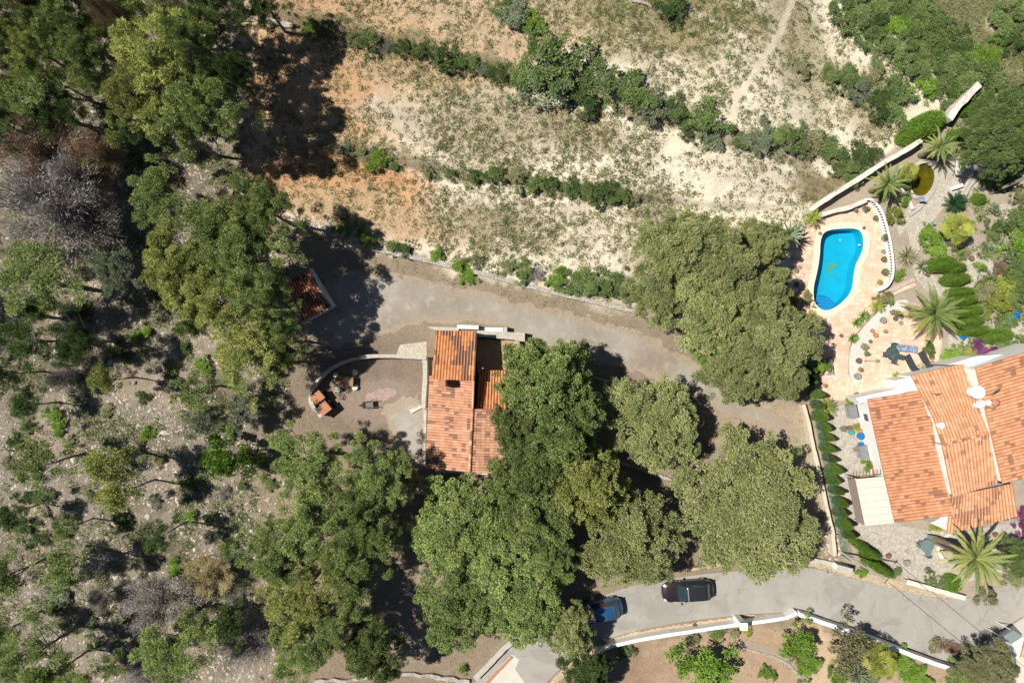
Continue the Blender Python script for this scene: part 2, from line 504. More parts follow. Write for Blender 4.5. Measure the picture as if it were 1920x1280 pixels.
    c = mixc(nt, c, (.09, .07, .045), math_n(nt, 'MULTIPLY', maprange(nt, noise(nt, 11, 4, .7), .56, .66), math_n(nt, 'ADD', math_n(nt, 'MULTIPLY', attr(nt, 'veg'), .55), .15)))
    nt.links.new(c, b.inputs["Base Color"]); b.inputs["Roughness"].default_value = .95; b.inputs["Specular IOR Level"].default_value = .1
    bump(nt, b, noise(nt, 7, 8, .75), .9, .12)
    soil = np.concatenate([np.clip(C, 0, 1), np.ones(C.shape[:2] + (1,))], -1)
    me = np_mesh('ground', V, F, m, smooth=True, extra={'soil': ('FLOAT_COLOR', soil), 'veg': ('FLOAT', veg), 'rock': ('FLOAT', rock)})
    tag(link('ground', me), kind='structure')
ground()

# ---------------------------------------------------------------- roads and paving
def surf_mat(name, cols, scales, bumps=.25, fade=None, cracks=None, joints=None, jointc=None, brick=None, rough=.9):
    m, nt, b = nmat(name)
    c = mixc(nt, cols[0], cols[1], maprange(nt, noise(nt, scales[0], 6, .65, dist=.3), .35, .65))
    c = mixc(nt, c, cols[2], maprange(nt, noise(nt, scales[1], 7, .75), .52, .72, 0, .75))
    c = mixc(nt, c, tuple(v * .45 for v in cols[1]), maprange(nt, noise(nt, scales[1] * 4, 5, .7), .56, .75, 0, .5))
    if cracks:
        v = nt.nodes.new("ShaderNodeTexVoronoi"); v.feature = 'DISTANCE_TO_EDGE'; v.inputs["Scale"].default_value = cracks
        va = nt.nodes.new("ShaderNodeVectorMath"); va.operation = 'ADD'
        nz = nt.nodes.new("ShaderNodeTexNoise"); nz.inputs["Scale"].default_value = .8; nz.inputs["Detail"].default_value = 5; nt.links.new(objco(nt), nz.inputs["Vector"])
        nt.links.new(objco(nt), va.inputs[0]); nt.links.new(nz.outputs["Color"], va.inputs[1]); nt.links.new(va.outputs[0], v.inputs["Vector"])
        ln = math_n(nt, 'MULTIPLY', maprange(nt, v.outputs["Distance"], .0, .012, .6, 0), maprange(nt, noise(nt, .35, 3), .5, .62))
        c = mixc(nt, c, tuple(q * .4 for q in cols[1]), ln)
        c = mixc(nt, c, tuple(q * .8 for q in cols[1]), maprange(nt, noise(nt, .25, 4, .6, dist=1.5), .52, .6, 0, .5))
    if joints:
        v = nt.nodes.new("ShaderNodeTexVoronoi"); v.feature = 'DISTANCE_TO_EDGE'; v.inputs["Scale"].default_value = joints
        nt.links.new(objco(nt), v.inputs["Vector"])
        cell = voro(nt, joints, out="Color")
        sp = nt.nodes.new("ShaderNodeSeparateColor"); nt.links.new(cell, sp.inputs[0])
        c = mixc(nt, c, cols[0], maprange(nt, sp.outputs[0], .2, .9, 0, .5))
        c = mixc(nt, c, tuple(v * .5 for v in cols[2]), maprange(nt, sp.outputs[1], .5, 1, 0, .4))
        c = mixc(nt, jointc, c, maprange(nt, v.outputs["Distance"], .02, .07))
    if brick:
        br = nt.nodes.new("ShaderNodeTexBrick")
        mp = nt.nodes.new("ShaderNodeMapping"); mp.inputs["Rotation"].default_value = (0, 0, brick[1])
        nt.links.new(objco(nt), mp.inputs[0]); nt.links.new(mp.outputs[0], br.inputs["Vector"])
        br.inputs["Scale"].default_value = 1; br.inputs["Brick Width"].default_value = brick[0]; br.inputs["Row Height"].default_value = brick[0]
        br.inputs["Mortar Size"].default_value = .015; br.offset = 0.0
        br.inputs["Color1"].default_value = (1, 1, 1, 1); br.inputs["Color2"].default_value = (.80, .78, .76, 1); br.inputs["Mortar"].default_value = rgb(jointc)
        c = mixc(nt, c, br.outputs["Color"], 1.0, 'MULTIPLY')
    if fade:
        e = math_n(nt, 'ADD', attr(nt, 'edge'), math_n(nt, 'MULTIPLY', math_n(nt, 'SUBTRACT', noise(nt, 1.3, 8, .75), .5), 2.6))
        soil = mixc(nt, fade, tuple(v * 1.35 for v in fade), maprange(nt, noise(nt, 5, 6, .75), .4, .65))
        c = mixc(nt, soil, c, maprange(nt, e, .35, .75))
    nt.links.new(c, b.inputs["Base Color"]); b.inputs["Roughness"].default_value = rough; b.inputs["Specular IOR Level"].default_value = .2
    bump(nt, b, noise(nt, 14, 5), bumps, .02)
    return m
M_ASPH = surf_mat('worn pale concrete road', [(.35,.33,.29), (.295,.275,.24), (.385,.36,.32)], (.5, 2.0), .15, cracks=.35)
M_CONC = surf_mat('new pale concrete', [(.58,.54,.46), (.50,.46,.39), (.62,.58,.5)], (1, 3), .15)
M_GRAV = surf_mat('grey gravel drive', [(.325,.305,.26), (.235,.195,.15), (.47,.42,.34)], (.22, 1.1), .8, fade=(.27,.215,.16))
M_PATIO = surf_mat('peach terracotta tiles', [(.80,.56,.42), (.74,.48,.345), (.84,.65,.53)], (1.0, 2.5), .1, brick=(.42, .12), jointc=(.72, .66, .6))
M_COPING = surf_mat('cream pool coping', [(.84,.68,.46), (.80,.63,.42), (.86,.73,.54)], (1.5, 5), .08)
M_CRAZY = surf_mat('crazy paving', [(.46,.42,.35), (.36,.33,.28), (.58,.53,.45)], (.8, 3), .3, joints=2.6, jointc=(.30, .26, .21))
M_STONEPATH = surf_mat('pale stone paving', [(.50,.45,.37), (.40,.36,.30), (.60,.54,.45)], (.8, 3), .3, joints=3.6, jointc=(.30, .26, .21))
M_PEBBLE = surf_mat('white pebble bed', [(.66,.62,.56), (.55,.51,.45), (.74,.70,.65)], (1, 5), .6, joints=9, jointc=(.4, .36, .3))
M_DRYSTONE = surf_mat('dry stone masonry', [(.45,.41,.345), (.33,.30,.255), (.56,.52,.45)], (1.2, 4), .6, joints=4.2, jointc=(.17, .15, .12))
M_VERGE = surf_mat('stony verge', [(.55,.44,.30), (.40,.31,.21), (.66,.56,.42)], (1.2, 4), .6, joints=6, jointc=(.22, .17, .11))

def draped(name, poly, dz, mat, edge=8, seed=5, res=.12):
    """an irregular sheet of loose material lying on the ground"""
    w = W2(poly); xs = [a for a, _ in w]; ys = [b for _, b in w]
    X, Y = np.meshgrid(np.arange(min(xs) - 1, max(xs) + 1, res), np.arange(min(ys) - 1, max(ys) + 1, res))
    px = X / S + 960; py = 640 - Y / S
    ax = px + edge * 2 * (fbm(X * 1.1, Y * 1.1, seed, 5) - .5); ay = py + edge * 2 * (fbm(X * 1.1 + 40, Y * 1.1, seed + 1, 5) - .5)
    ins = in_poly(ax, ay, poly)
    Z = hgt(X, Y) + dz
    n1, n2 = X.shape; idx = np.arange(n1 * n2).reshape(n1, n2)
    F = np.stack([idx[:-1, :-1], idx[:-1, 1:], idx[1:, 1:], idx[1:, :-1]], -1)
    ok = ins[:-1, :-1] & ins[1:, 1:] & ins[:-1, 1:] & ins[1:, :-1]
    F = F[ok].reshape(-1, 4)
    used = np.unique(F); remap = np.zeros(n1 * n2, int); remap[used] = np.arange(len(used))
    V = np.stack([X, Y, Z], -1).reshape(-1, 3)[used]
    blur = ins.astype(float)
    for rad in (2, 4, 7):
        acc = np.zeros_like(blur)
        for dx in (-rad, 0, rad):
            for dy in (-rad, 0, rad): acc += np.roll(np.roll(blur, dx, 0), dy, 1)
        blur = acc / 9
    ed = np.clip((blur - .45) / .55, 0, 1).ravel()[used]
    return link(name, np_mesh(name, V, remap[F], mat, smooth=True, extra={'edge': ('FLOAT', ed)}))

drive = [(560,560),(600,530),(660,500),(740,505),(850,535),(960,560),(1080,588),(1200,618),(1290,665),(1340,700),(1400,745),(1480,790),(1500,830),
         (1440,812),(1380,790),(1300,750),(1230,712),(1130,680),(1040,665),(985,655),(950,612),(860,600),(760,612),(640,655),(590,650),(555,610)]
tag(draped('driveway', smoothpoly(drive, 2), .02, M_GRAV, 14), kind='structure')
road = [(880,1290),(905,1262),(940,1228),(975,1196),(1020,1163),(1070,1143),(1120,1120),(1180,1098),(1250,1085),(1330,1074),(1410,1068),(1450,1060),(1500,1060),
        (1560,1072),(1620,1090),(1690,1107),(1750,1120),(1800,1124),(1850,1113),(1885,1092),(1940,1050),(2100,960),(2100,1080),(1940,1140),(1900,1165),(1860,1195),(1840,1225),(1805,1246),
        (1770,1238),(1700,1212),(1640,1190),(1560,1163),(1500,1144),(1455,1148),(1400,1150),(1330,1158),(1260,1168),(1190,1182),(1130,1200),(1085,1225),(1040,1262),(1015,1290)]
verge = [(1085,1223),(1130,1200),(1190,1183),(1260,1170),(1330,1160),(1400,1152),(1455,1150),(1495,1144),(1500,1152),(1490,1160),(1400,1172),(1300,1184),(1210,1198),(1150,1213),(1110,1232),(1060,1270),(1030,1290),(1018,1290),(1045,1262)]
tag(draped('verge', verge, .03, M_VERGE, 3, 8), kind='structure')
tag(slab('road', smoothpoly(road, 2), -.2, .045, M_ASPH), kind='structure')
tag(slab('pavement', [(895,1300),(935,1252),(960,1226),(973,1236),(966,1254),(986,1282),(990,1300)], -.2, .052, M_CONC), kind='structure')
verge2 = [(1325,1073),(1330,1060),(1345,1056),(1365,1054),(1375,1062),(1370,1071)]
tag(draped('verge', [(1500,1058),(1520,1048),(1590,1062),(1640,1075),(1700,1090),(1780,1112),(1815,1121),(1790,1125),(1740,1119),(1680,1106),(1600,1084),(1540,1068)], .03, M_VERGE, 3, 9), kind='structure')

patio_outer = [(1488,470),(1500,455),(1515,420),(1535,400),(1590,385),(1625,374),(1640,378),(1655,400),(1668,445),(1676,500),(1674,525),(1662,545),
               (1712,522),(1718,535),(1660,560),(1640,580),(1625,600),(1605,625),(1592,650),(1590,700),(1600,720),(1640,700),(1700,690),(1720,720),(1605,752),(1548,748),(1535,700),(1530,650),(1505,600),(1490,560),(1484,520)]
tag(slab('pool_patio', patio_outer, -.2, .05, M_PATIO, hole=grow(POOL, 5)), kind='structure')
round_t = [(1640,590),(1672,570),(1720,565),(1760,600),(1768,640),(1760,680),(1735,705),(1700,720),(1640,730),(1600,740),(1598,700),(1606,650),(1620,620)]
tag(slab('sun_terrace', smoothpoly(round_t, 2), -.2, .058, M_PATIO), kind='structure')
tag(slab('pebble_bed', smoothpoly([(1592,655),(1612,622),(1640,590),(1672,566),(1700,560),(1706,570),(1665,590),(1645,615),(1628,640),(1617,690),(1612,722),(1592,712)], 2), -.2, .066, M_PEBBLE), kind='structure')
pool = smoothpoly(POOL, 1)
cop = slab('pool_coping', grow(pool, 11), .0, .085, M_COPING, hole=pool)
tag(slab('stone_path', smoothpoly([(1700,420),(1690,445),(1680,430),(1690,400),(1720,385),(1752,350),(1765,320),(1785,300),(1850,300),(1842,330),(1820,370),(1800,385),(1780,375),(1765,395),(1745,420),(1728,425),(1720,470),(1722,500),(1742,510),(1790,545),(1800,560),(1770,560),(1735,545),(1715,520),(1710,480)], 2), -.2, .03, M_STONEPATH), kind='structure')
tag(slab('stone_path', smoothpoly([(1862,385),(1900,380),(1895,420),(1880,450),(1862,466),(1850,480),(1870,500),(1865,520),(1830,520),(1822,545),(1800,540),(1800,500),(1830,470),(1862,440),(1870,410)], 2), -.2, .035, M_STONEPATH), kind='structure')
tag(slab('stone_path', smoothpoly([(1780,620),(1860,600),(1920,570),(1990,560),(1990,680),(1900,668),(1850,672),(1800,678),(1775,650)], 1), -.2, .03, M_STONEPATH), kind='structure')
tag(slab('house_yard', [(1562,765),(1605,750),(1660,905),(1690,985),(1790,1000),(1990,960),(1990,1010),(1900,1070),(1860,1075),(1760,1110),(1700,1085),(1610,1000),(1590,960),(1575,900)], -.2, .03, M_CRAZY), kind='structure')
tag(slab('house_yard', [(1862,1205),(1900,1180),(1990,1150),(1990,1340),(1880,1340),(1868,1265)], -.2, .03, M_CONC), kind='structure')
tag(slab('old_terrace', [(750,646),(800,640),(800,668),(742,668)], -.2, .03, M_STONEPATH), kind='structure')
tag(draped('old_concrete_floor', smoothpoly([(700,768),(755,742),(800,735),(800,885),(765,875),(735,840),(730,800)], 1), .025, surf_mat('cracked cement floor', [(.36,.34,.29), (.28,.25,.21), (.45,.42,.36)], (1, 3), .3, fade=(.28,.225,.17)), 12, 31), kind='structure')
tag(draped('brick_dust', smoothpoly([(680,745),(700,728),(735,720),(750,738),(720,750),(690,756)], 1), .03, surf_mat('broken pink tile floor', [(.42,.29,.25), (.33,.23,.19), (.5,.38,.33)], (1, 3), .4, joints=4, jointc=(.25,.18,.15)), 8, 33), kind='stuff')

# ---------------------------------------------------------------- pool and pond
def basin(name, poly, depth, z_top, mat, par):
    w = W2(poly, z_top); mb = MB(); n = len(w)
    mb.v = [(x, y, z_top) for x, y in w] + [(x, y, -depth) for x, y in w]
    for k in range(n): mb.f.append((k, (k+1) % n, n + (k+1) % n, n + k))
    for t in tessellate_polygon([[Vector((x, y, 0)) for x, y in w]]): mb.f.append(tuple(n + i for i in t))
    return mb.build(name, mat, par)
m, nt, b = nmat('blue pool mosaic')
c = mixc(nt, (.012, .40, .54), (.02, .47, .60), maprange(nt, noise(nt, .8, 4), .35, .65))
c = mixc(nt, c, (.05, .42, .60), maprange(nt, noise(nt, 6, 3, .6, dist=1.0), .5, .75, 0, .5))
nt.links.new(c, b.inputs["Base Color"]); b.inputs["Roughness"].default_value = .5
M_POOL = m
m, nt, b = nmat('pool water')
nt.nodes.remove(b)
tr = nt.nodes.new("ShaderNodeBsdfTransparent"); tr.inputs[0].default_value = (.72, .93, .97, 1)
gl = nt.nodes.new("ShaderNodeBsdfGlossy"); gl.inputs["Roughness"].default_value = .05
fr = nt.nodes.new("ShaderNodeFresnel"); fr.inputs[0].default_value = 1.33
bp = nt.nodes.new("ShaderNodeBump"); bp.inputs["Strength"].default_value = .3; bp.inputs["Distance"].default_value = .05
nt.links.new(noise(nt, 2.5, 3), bp.inputs["Height"]); nt.links.new(bp.outputs[0], gl.inputs["Normal"]); nt.links.new(bp.outputs[0], fr.inputs["Normal"])
mx = nt.nodes.new("ShaderNodeMixShader"); nt.links.new(fr.outputs[0], mx.inputs[0]); nt.links.new(tr.outputs[0], mx.inputs[1]); nt.links.new(gl.outputs[0], mx.inputs[2])
nt.links.new(mx.outputs[0], nt.nodes["Material Output"].inputs[0])
M_WATER = m
pt = empty('swimming_pool', P(1572, 505, 0), 0, 'freeform bean shaped blue swimming pool with cream edge and curved corner steps', 'pool')
inv = Vector(pt.location)
def under(o, par):
    o.parent = par; o.location = Vector(o.location) - par.location; return o
def into(par, mb, name, mat, smooth=False):
    return under(mb.build(name, mat, None, smooth), par)
tag(cop, None); under(cop, pt); cop.name = 'coping'
under(basin('pool_basin', pool, 1.5, .083, M_POOL, None), pt)
wtr = MB(); wtr.prism(W2(grow(pool, -.1), -.1), -.104, -.1)
under(wtr.build('pool_water', M_WATER), pt)
m2 = M('pale blue step edge', (.10, .40, .62), (.06, .33, .55), 3)
m3 = M('step mosaic blue', (.02, .26, .50), (.015, .22, .44), 3)
cx, cy = P(1546, 585, 0)[:2]
for k, (r, z) in enumerate(((1.75, -1.15), (1.42, -.95), (1.1, -.75), (.8, -.55), (.5, -.38))):
    mb = MB(); arc = [(cx + r * math.cos(t), cy + r * math.sin(t)) for t in np.linspace(math.radians(8), math.radians(172), 26)]
    clip = [(x, y) for x, y in arc] + [(cx, cy - .05)]
    mb.prism(clip, -1.6, z)
    into(pt, mb, 'step', m3)
    mb = MB(); inner = [(cx + (r - .07) * math.cos(t), cy + (r - .07) * math.sin(t)) for t in np.linspace(math.radians(172), math.radians(8), 26)]
    mb.prism(arc + inner, z + .002, z + .02)
    into(pt, mb, 'step_edge', m2)
mb = MB(); c0 = P(1562, 499, -1.49)
leaf = [(1549.5,505),(1551,499.5),(1555,495),(1561,493),(1568,492.5),(1573,495),(1571,500),(1565,503.5),(1558,505),(1553,506.5),(1555,510),(1560,514),(1562.5,519),(1560,521),(1557,515),(1552,511),(1549,507)]
mb.prism(W2(smoothpoly(leaf, 1), -1.4), -1.49, -1.47)
into(pt, mb, 'floor_mosaic', M('green floor mosaic', (.30, .42, .22), (.18, .33, .22), 8))
mb = MB().lathe([(.10, 0), (.10, .03)], P(1575, 450, -1.49), 14); into(pt, mb, 'floor_drain', M('white plastic', (.8, .8, .8), None, 3, .4))
mb = MB().box(P(1618.5, 488, .11), (.22, .12, .05)).box(P(1611, 459, .11), (.2, .1, .05)); into(pt, mb, 'skimmer_lid', MATS['white plastic'])

pd = empty('garden_pond', P(1732, 335, 0), 0, 'olive brown pond with a curved stone rim beside the upper palm', 'pond')
pond = smoothpoly(POND, 2)
under(slab('pond_rim', grow(pond, 7), 0, .12, M_STONEPATH, hole=pond), pd)
under(basin('pond_basin', pond, 1.2, .118, M('pond mud', (.16, .12, .01), (.10, .085, .01), 1), None), pd)
m, nt, b = nmat('murky pond water')
nt.links.new(mixc(nt, (.12, .095, .004), (.05, .05, .006), maprange(nt, noise(nt, .7, 3), .35, .65)), b.inputs["Base Color"]); b.inputs["Roughness"].default_value = .12
wtr = MB(); wtr.prism(W2(grow(pond, -.1), -.05), -.2, -.05); into(pd, wtr, 'pond_water', m)

# ---------------------------------------------------------------- foliage
def unit(a): return a / np.maximum(np.linalg.norm(a, axis=1, keepdims=True), 1e-9)
def leaves(C, D, L, Wd, rng):
    """rhombic leaf faces; C base points, D directions, L lengths, Wd widths"""
    n = len(C); Sd = unit(np.cross(D, rng.normal(size=(n, 3)) * .45 + [0, 0, 1.0]))
    L = np.broadcast_to(np.asarray(L, float), (n,))[:, None]; Wd = np.broadcast_to(np.asarray(Wd, float), (n,))[:, None]
    V = np.stack([C, C + D * L * .5 + Sd * Wd * .5, C + D * L, C + D * L * .5 - Sd * Wd * .5], 1).reshape(-1, 3)
    return V, np.arange(4 * n, dtype=np.int32).reshape(-1, 4)
def crown_mesh(name, seed, Rr, Hc, z0, nl, lr, dens, L, Wd, flat=.65, up=.35, hollow=0.0, spread=1.0, irregular=.75, tonebias=0.0):
    """crown as leaf clumps on an uneven dome. Rr radius, Hc dome height, z0 bottom of the crown"""
    g = np.random.default_rng(seed)
    k_ = np.arange(nl); th = k_ * 2.39996 + g.normal(size=nl) * .25 + seed; rr = np.sqrt(np.clip((k_ + .4 + g.uniform(-.5, .5, nl)) / nl, 0, 1))
    ph = g.uniform(0, 6.28, 4)
    out = 1 + irregular * (.16 * np.sin(2 * th + ph[0]) + .12 * np.sin(3 * th + ph[1]) + .08 * np.sin(5 * th + ph[2]))
    rad = (Rr - lr * .35) * rr * out
    z = z0 + Hc * (.25 + .62 * np.sqrt(np.clip(1 - rr ** 2 * .95, 0, 1)) * g.uniform(.62, 1.12, nl))
    cx, cy = rad * np.cos(th), rad * np.sin(th)
    lrs = lr * g.uniform(.6, 1.35, nl) * (1.12 - .35 * rr)
    Vs, Ts = [], []
    for k in range(nl):
        # each clump is made of smaller sprays
        ns = max(4, int(6 * (lrs[k] / lr) ** 2))
        sd = unit(g.normal(size=(ns, 3))); sd[:, 2] = np.abs(sd[:, 2]) * .8 - .15
        sc = sd * lrs[k] * g.uniform(.45, .85, (ns, 1)) * [1, 1, flat]
        sr = lrs[k] * g.uniform(.30, .52, ns)
        lt = g.uniform(0, .42)
        for q in range(ns):
            n = int(dens * sr[q] ** 2 / (L * Wd) * 15)
            d = unit(g.normal(size=(n, 3)) + [0, 0, up])
            rf = g.uniform(.25, 1, (n, 1)) ** .55
            c = np.array([cx[k], cy[k], z[k]]) + sc[q] + d * sr[q] * rf * [1, 1, .75]
            D = unit(d * .9 + g.normal(size=(n, 3)) * .75 + [0, 0, .15])
            v, _ = leaves(c, D, L * g.uniform(.6, 1.3, n), Wd * g.uniform(.7, 1.3, n), g)
            Vs.append(v); tv = np.clip(lt + .08 + g.uniform(-.1, .1) + g.beta(3, 3, n) * .48 + tonebias, 0, .93)
            tv[g.uniform(0, 1, n) < .05] = 1.0
            Ts.append(tv)
    V = np.concatenate(Vs); F = np.arange(len(V), dtype=np.int32).reshape(-1, 4)
    me = np_mesh(name, V, F, LEAF['pine'], np.concatenate(Ts))
    lobes = [(cx[k], cy[k], z[k]) for k in range(nl)]
    return me, lobes
def trunk_mesh(name, lobes, ztop, r0, seed, lean=0.0, nb=16, mat=None, twigs=True):
    rr = random.Random(seed); mb = MB()
    pts = [Vector((0, 0, -.3))]; k = 6
    for i in range(1, k + 1):
        t = i / k; pts.append(Vector((rr.uniform(-.12, .12) * t + lean * t * t, rr.uniform(-.12, .12) * t, ztop * t)))
    mb.tube(pts, [r0 * (1.25 - t * .95 / k * 1.0) for t in range(k + 1)], 8)
    for l in rr.sample(lobes, min(nb, len(lobes))):
        s = pts[rr.randint(2, k - 1)].lerp(pts[-1], rr.random() * .5); e = Vector(l)
        mid = s.lerp(e, .5) + Vector((rr.uniform(-.3, .3), rr.uniform(-.3, .3), rr.uniform(-.1, .35)))
        mb.tube([s, mid, e, e + (e - mid) * .35], [r0 * .26, r0 * .16, r0 * .08, r0 * .04], 5, False)
        if twigs:
            for _ in range(3):
                a = mid.lerp(e, rr.random()); b2 = a + Vector((rr.uniform(-1, 1), rr.uniform(-1, 1), rr.uniform(.1, .8))) * .8
                mb.tube([a, b2], [r0 * .08, r0 * .03], 4, False)
    return mb.mesh(name, mat or BARK, True)
def twig_mesh(name, seed, Rr, Hh, n, L, z0=.3, wid=.03):
    """bare twiggy crown of thin branching sticks"""
    g = np.random.default_rng(seed)
    nb = 46; th = g.uniform(0, 6.28, nb); rr = np.sqrt(g.uniform(0, 1, nb)); out = 1 + .2 * np.sin(2 * th + 1) + .15 * np.sin(3 * th)
    tips = np.stack([Rr * rr * out * np.cos(th), Rr * rr * out * np.sin(th), z0 + (Hh - z0) * (.35 + .65 * np.sqrt(1 - rr ** 2 * .9)) * g.uniform(.7, 1, nb)], 1)
    i = g.integers(0, nb, n); t = g.uniform(.35, 1, (n, 1)) ** .7
    root = np.array([0, 0, z0])
    c = root * (1 - t) + tips[i] * t; c += g.normal(size=(n, 3)) * Rr * .085
    D = unit(unit(tips[i] - root) + g.normal(size=(n, 3)) * .55 + [0, 0, .1])
    v, f = leaves(c, D, L * g.uniform(.4, 1.3, n), wid * g.uniform(.6, 1.5, n), g)
    return np_mesh(name, v, f, LEAF['dead'], np.clip(g.beta(2, 2, n) + (i % 7 - 3) * .06, 0, 1)), [tuple(q) for q in tips]

POOLS = {}
def pool_add(key, k, **a):
    tw = a.pop('trunk', .22); ln = a.pop('nb', 16)
    lst = []
    for q in range(k):
        me, lob = crown_mesh(key + ' crown', hash_seed(key) + q * 7, **a)
        tr = trunk_mesh(key + ' trunk', lob, a['z0'] + a['Hc'] * .45, tw, q * 3 + 1, nb=ln)
        lst.append((me, tr))
    POOLS[key] = (lst, a['Rr'], a['z0'] + a['Hc'])
def hash_seed(s): return sum(ord(c) * (i + 3) for i, c in enumerate(s)) % 9973
pool_add('round', 6, Rr=5.0, Hc=4.2, z0=1.4, nl=110, lr=.92, dens=.82, L=.17, Wd=.08, flat=.7, irregular=.5, trunk=.3, nb=22)
pool_add('pine', 6, Rr=4.2, Hc=3.6, z0=4.0, nl=70, lr=.76, dens=.85, L=.21, Wd=.05, flat=.6, irregular=1.4, trunk=.24)
pool_add('open', 4, Rr=4.0, Hc=3.2, z0=4.5, nl=36, lr=.95, dens=.75, L=.26, Wd=.06, flat=.5, irregular=1.9, trunk=.2)
pool_add('thin', 4, Rr=2.2, Hc=2.2, z0=3.2, nl=20, lr=.7, dens=.8, L=.22, Wd=.055, flat=.6, irregular=1.8, trunk=.11, nb=10)
pool_add('bush', 5, Rr=1.6, Hc=1.25, z0=0.05, nl=16, lr=.52, dens=.85, L=.13, Wd=.065, flat=.75, irregular=1.4, trunk=.07, nb=10)
pool_add('tuft', 3, Rr=.7, Hc=.6, z0=0.0, nl=6, lr=.32, dens=.7, L=.13, Wd=.06, flat=.8, irregular=1.5, trunk=.03, nb=4)
def dead_pool():
    lst = []
    for q in range(3):
        me, tips = twig_mesh('dead crown', 40 + q, 3.6, 6.0, 20000, .40, 1.4, .038)
        lst.append((me, trunk_mesh('dead trunk', tips, 3.2, .16, q, nb=34, mat=DEADWOOD)))
    POOLS['dead'] = (lst, 3.6, 6.0)
    lst = []
    for q in range(2):
        me, tips = twig_mesh('twig crown', 60 + q, 1.6, 1.5, 5200, .26, .1, .026)
        lst.append((me, trunk_mesh('twig stem', tips, .6, .05, q, nb=20, mat=DEADWOOD)))
    POOLS['twig'] = (lst, 1.6, 1.5)
dead_pool()
_mcache = {}
def with_mat(me, mat):
    """same shape in another leaf material (shares one copy per material)"""
    k = (me.name, mat.name)
    if k not in _mcache:
        if me.materials[0] is None or me.materials[0] == mat: _mcache[k] = me
        else:
            c = me.copy(); c.materials[0] = mat; _mcache[k] = c
    return _mcache[k]
_n = 0
def plant(px, py, rpx, h, pool, leaf, name, label, cat, group=None, parts=True, zc=.62):
    """px, py: where the crown's middle shows in the photo; rpx crown radius; h height"""
    global _n
    _n += 1
    lst, Rr, Hr = POOLS[pool]; me, tr = lst[_n % len(lst)]
    z = h * zc
    p = P(px, py, z); g = float(hgt(p.x, p.y)); p = P(px, py, z + g); p.z = float(hgt(p.x, p.y)) - .02
    r = rpx * S * (H - z) / H / Rr * (1.2 if pool in ('bush', 'tuft') else 1.05 if pool == 'thin' else 1.1)
    rot = (_n * 2.39996) % 6.283
    rv = random.Random(_n * 13); ax, ay = rv.uniform(.92, 1.08), rv.uniform(.92, 1.08)
    if parts:
        e = empty(name, p, rot, label, cat, group, scale=(r * ax, r * ay, h / Hr))
        link('trunk', tr, e); link('crown', with_mat(me, LEAF[leaf]), e)
        return e
    o = link(name, with_mat(me, LEAF[leaf]), None, p, rot, (r * ax, r * ay, h / Hr))
    return tag(o, label, cat, group)

ORD = ['first', 'second', 'third', 'fourth', 'fifth', 'sixth', 'seventh', 'eighth', 'ninth', 'tenth', 'eleventh', 'twelfth', 'thirteenth', 'fourteenth', 'fifteenth', 'sixteenth', 'seventeenth', 'eighteenth', 'nineteenth', 'twentieth']

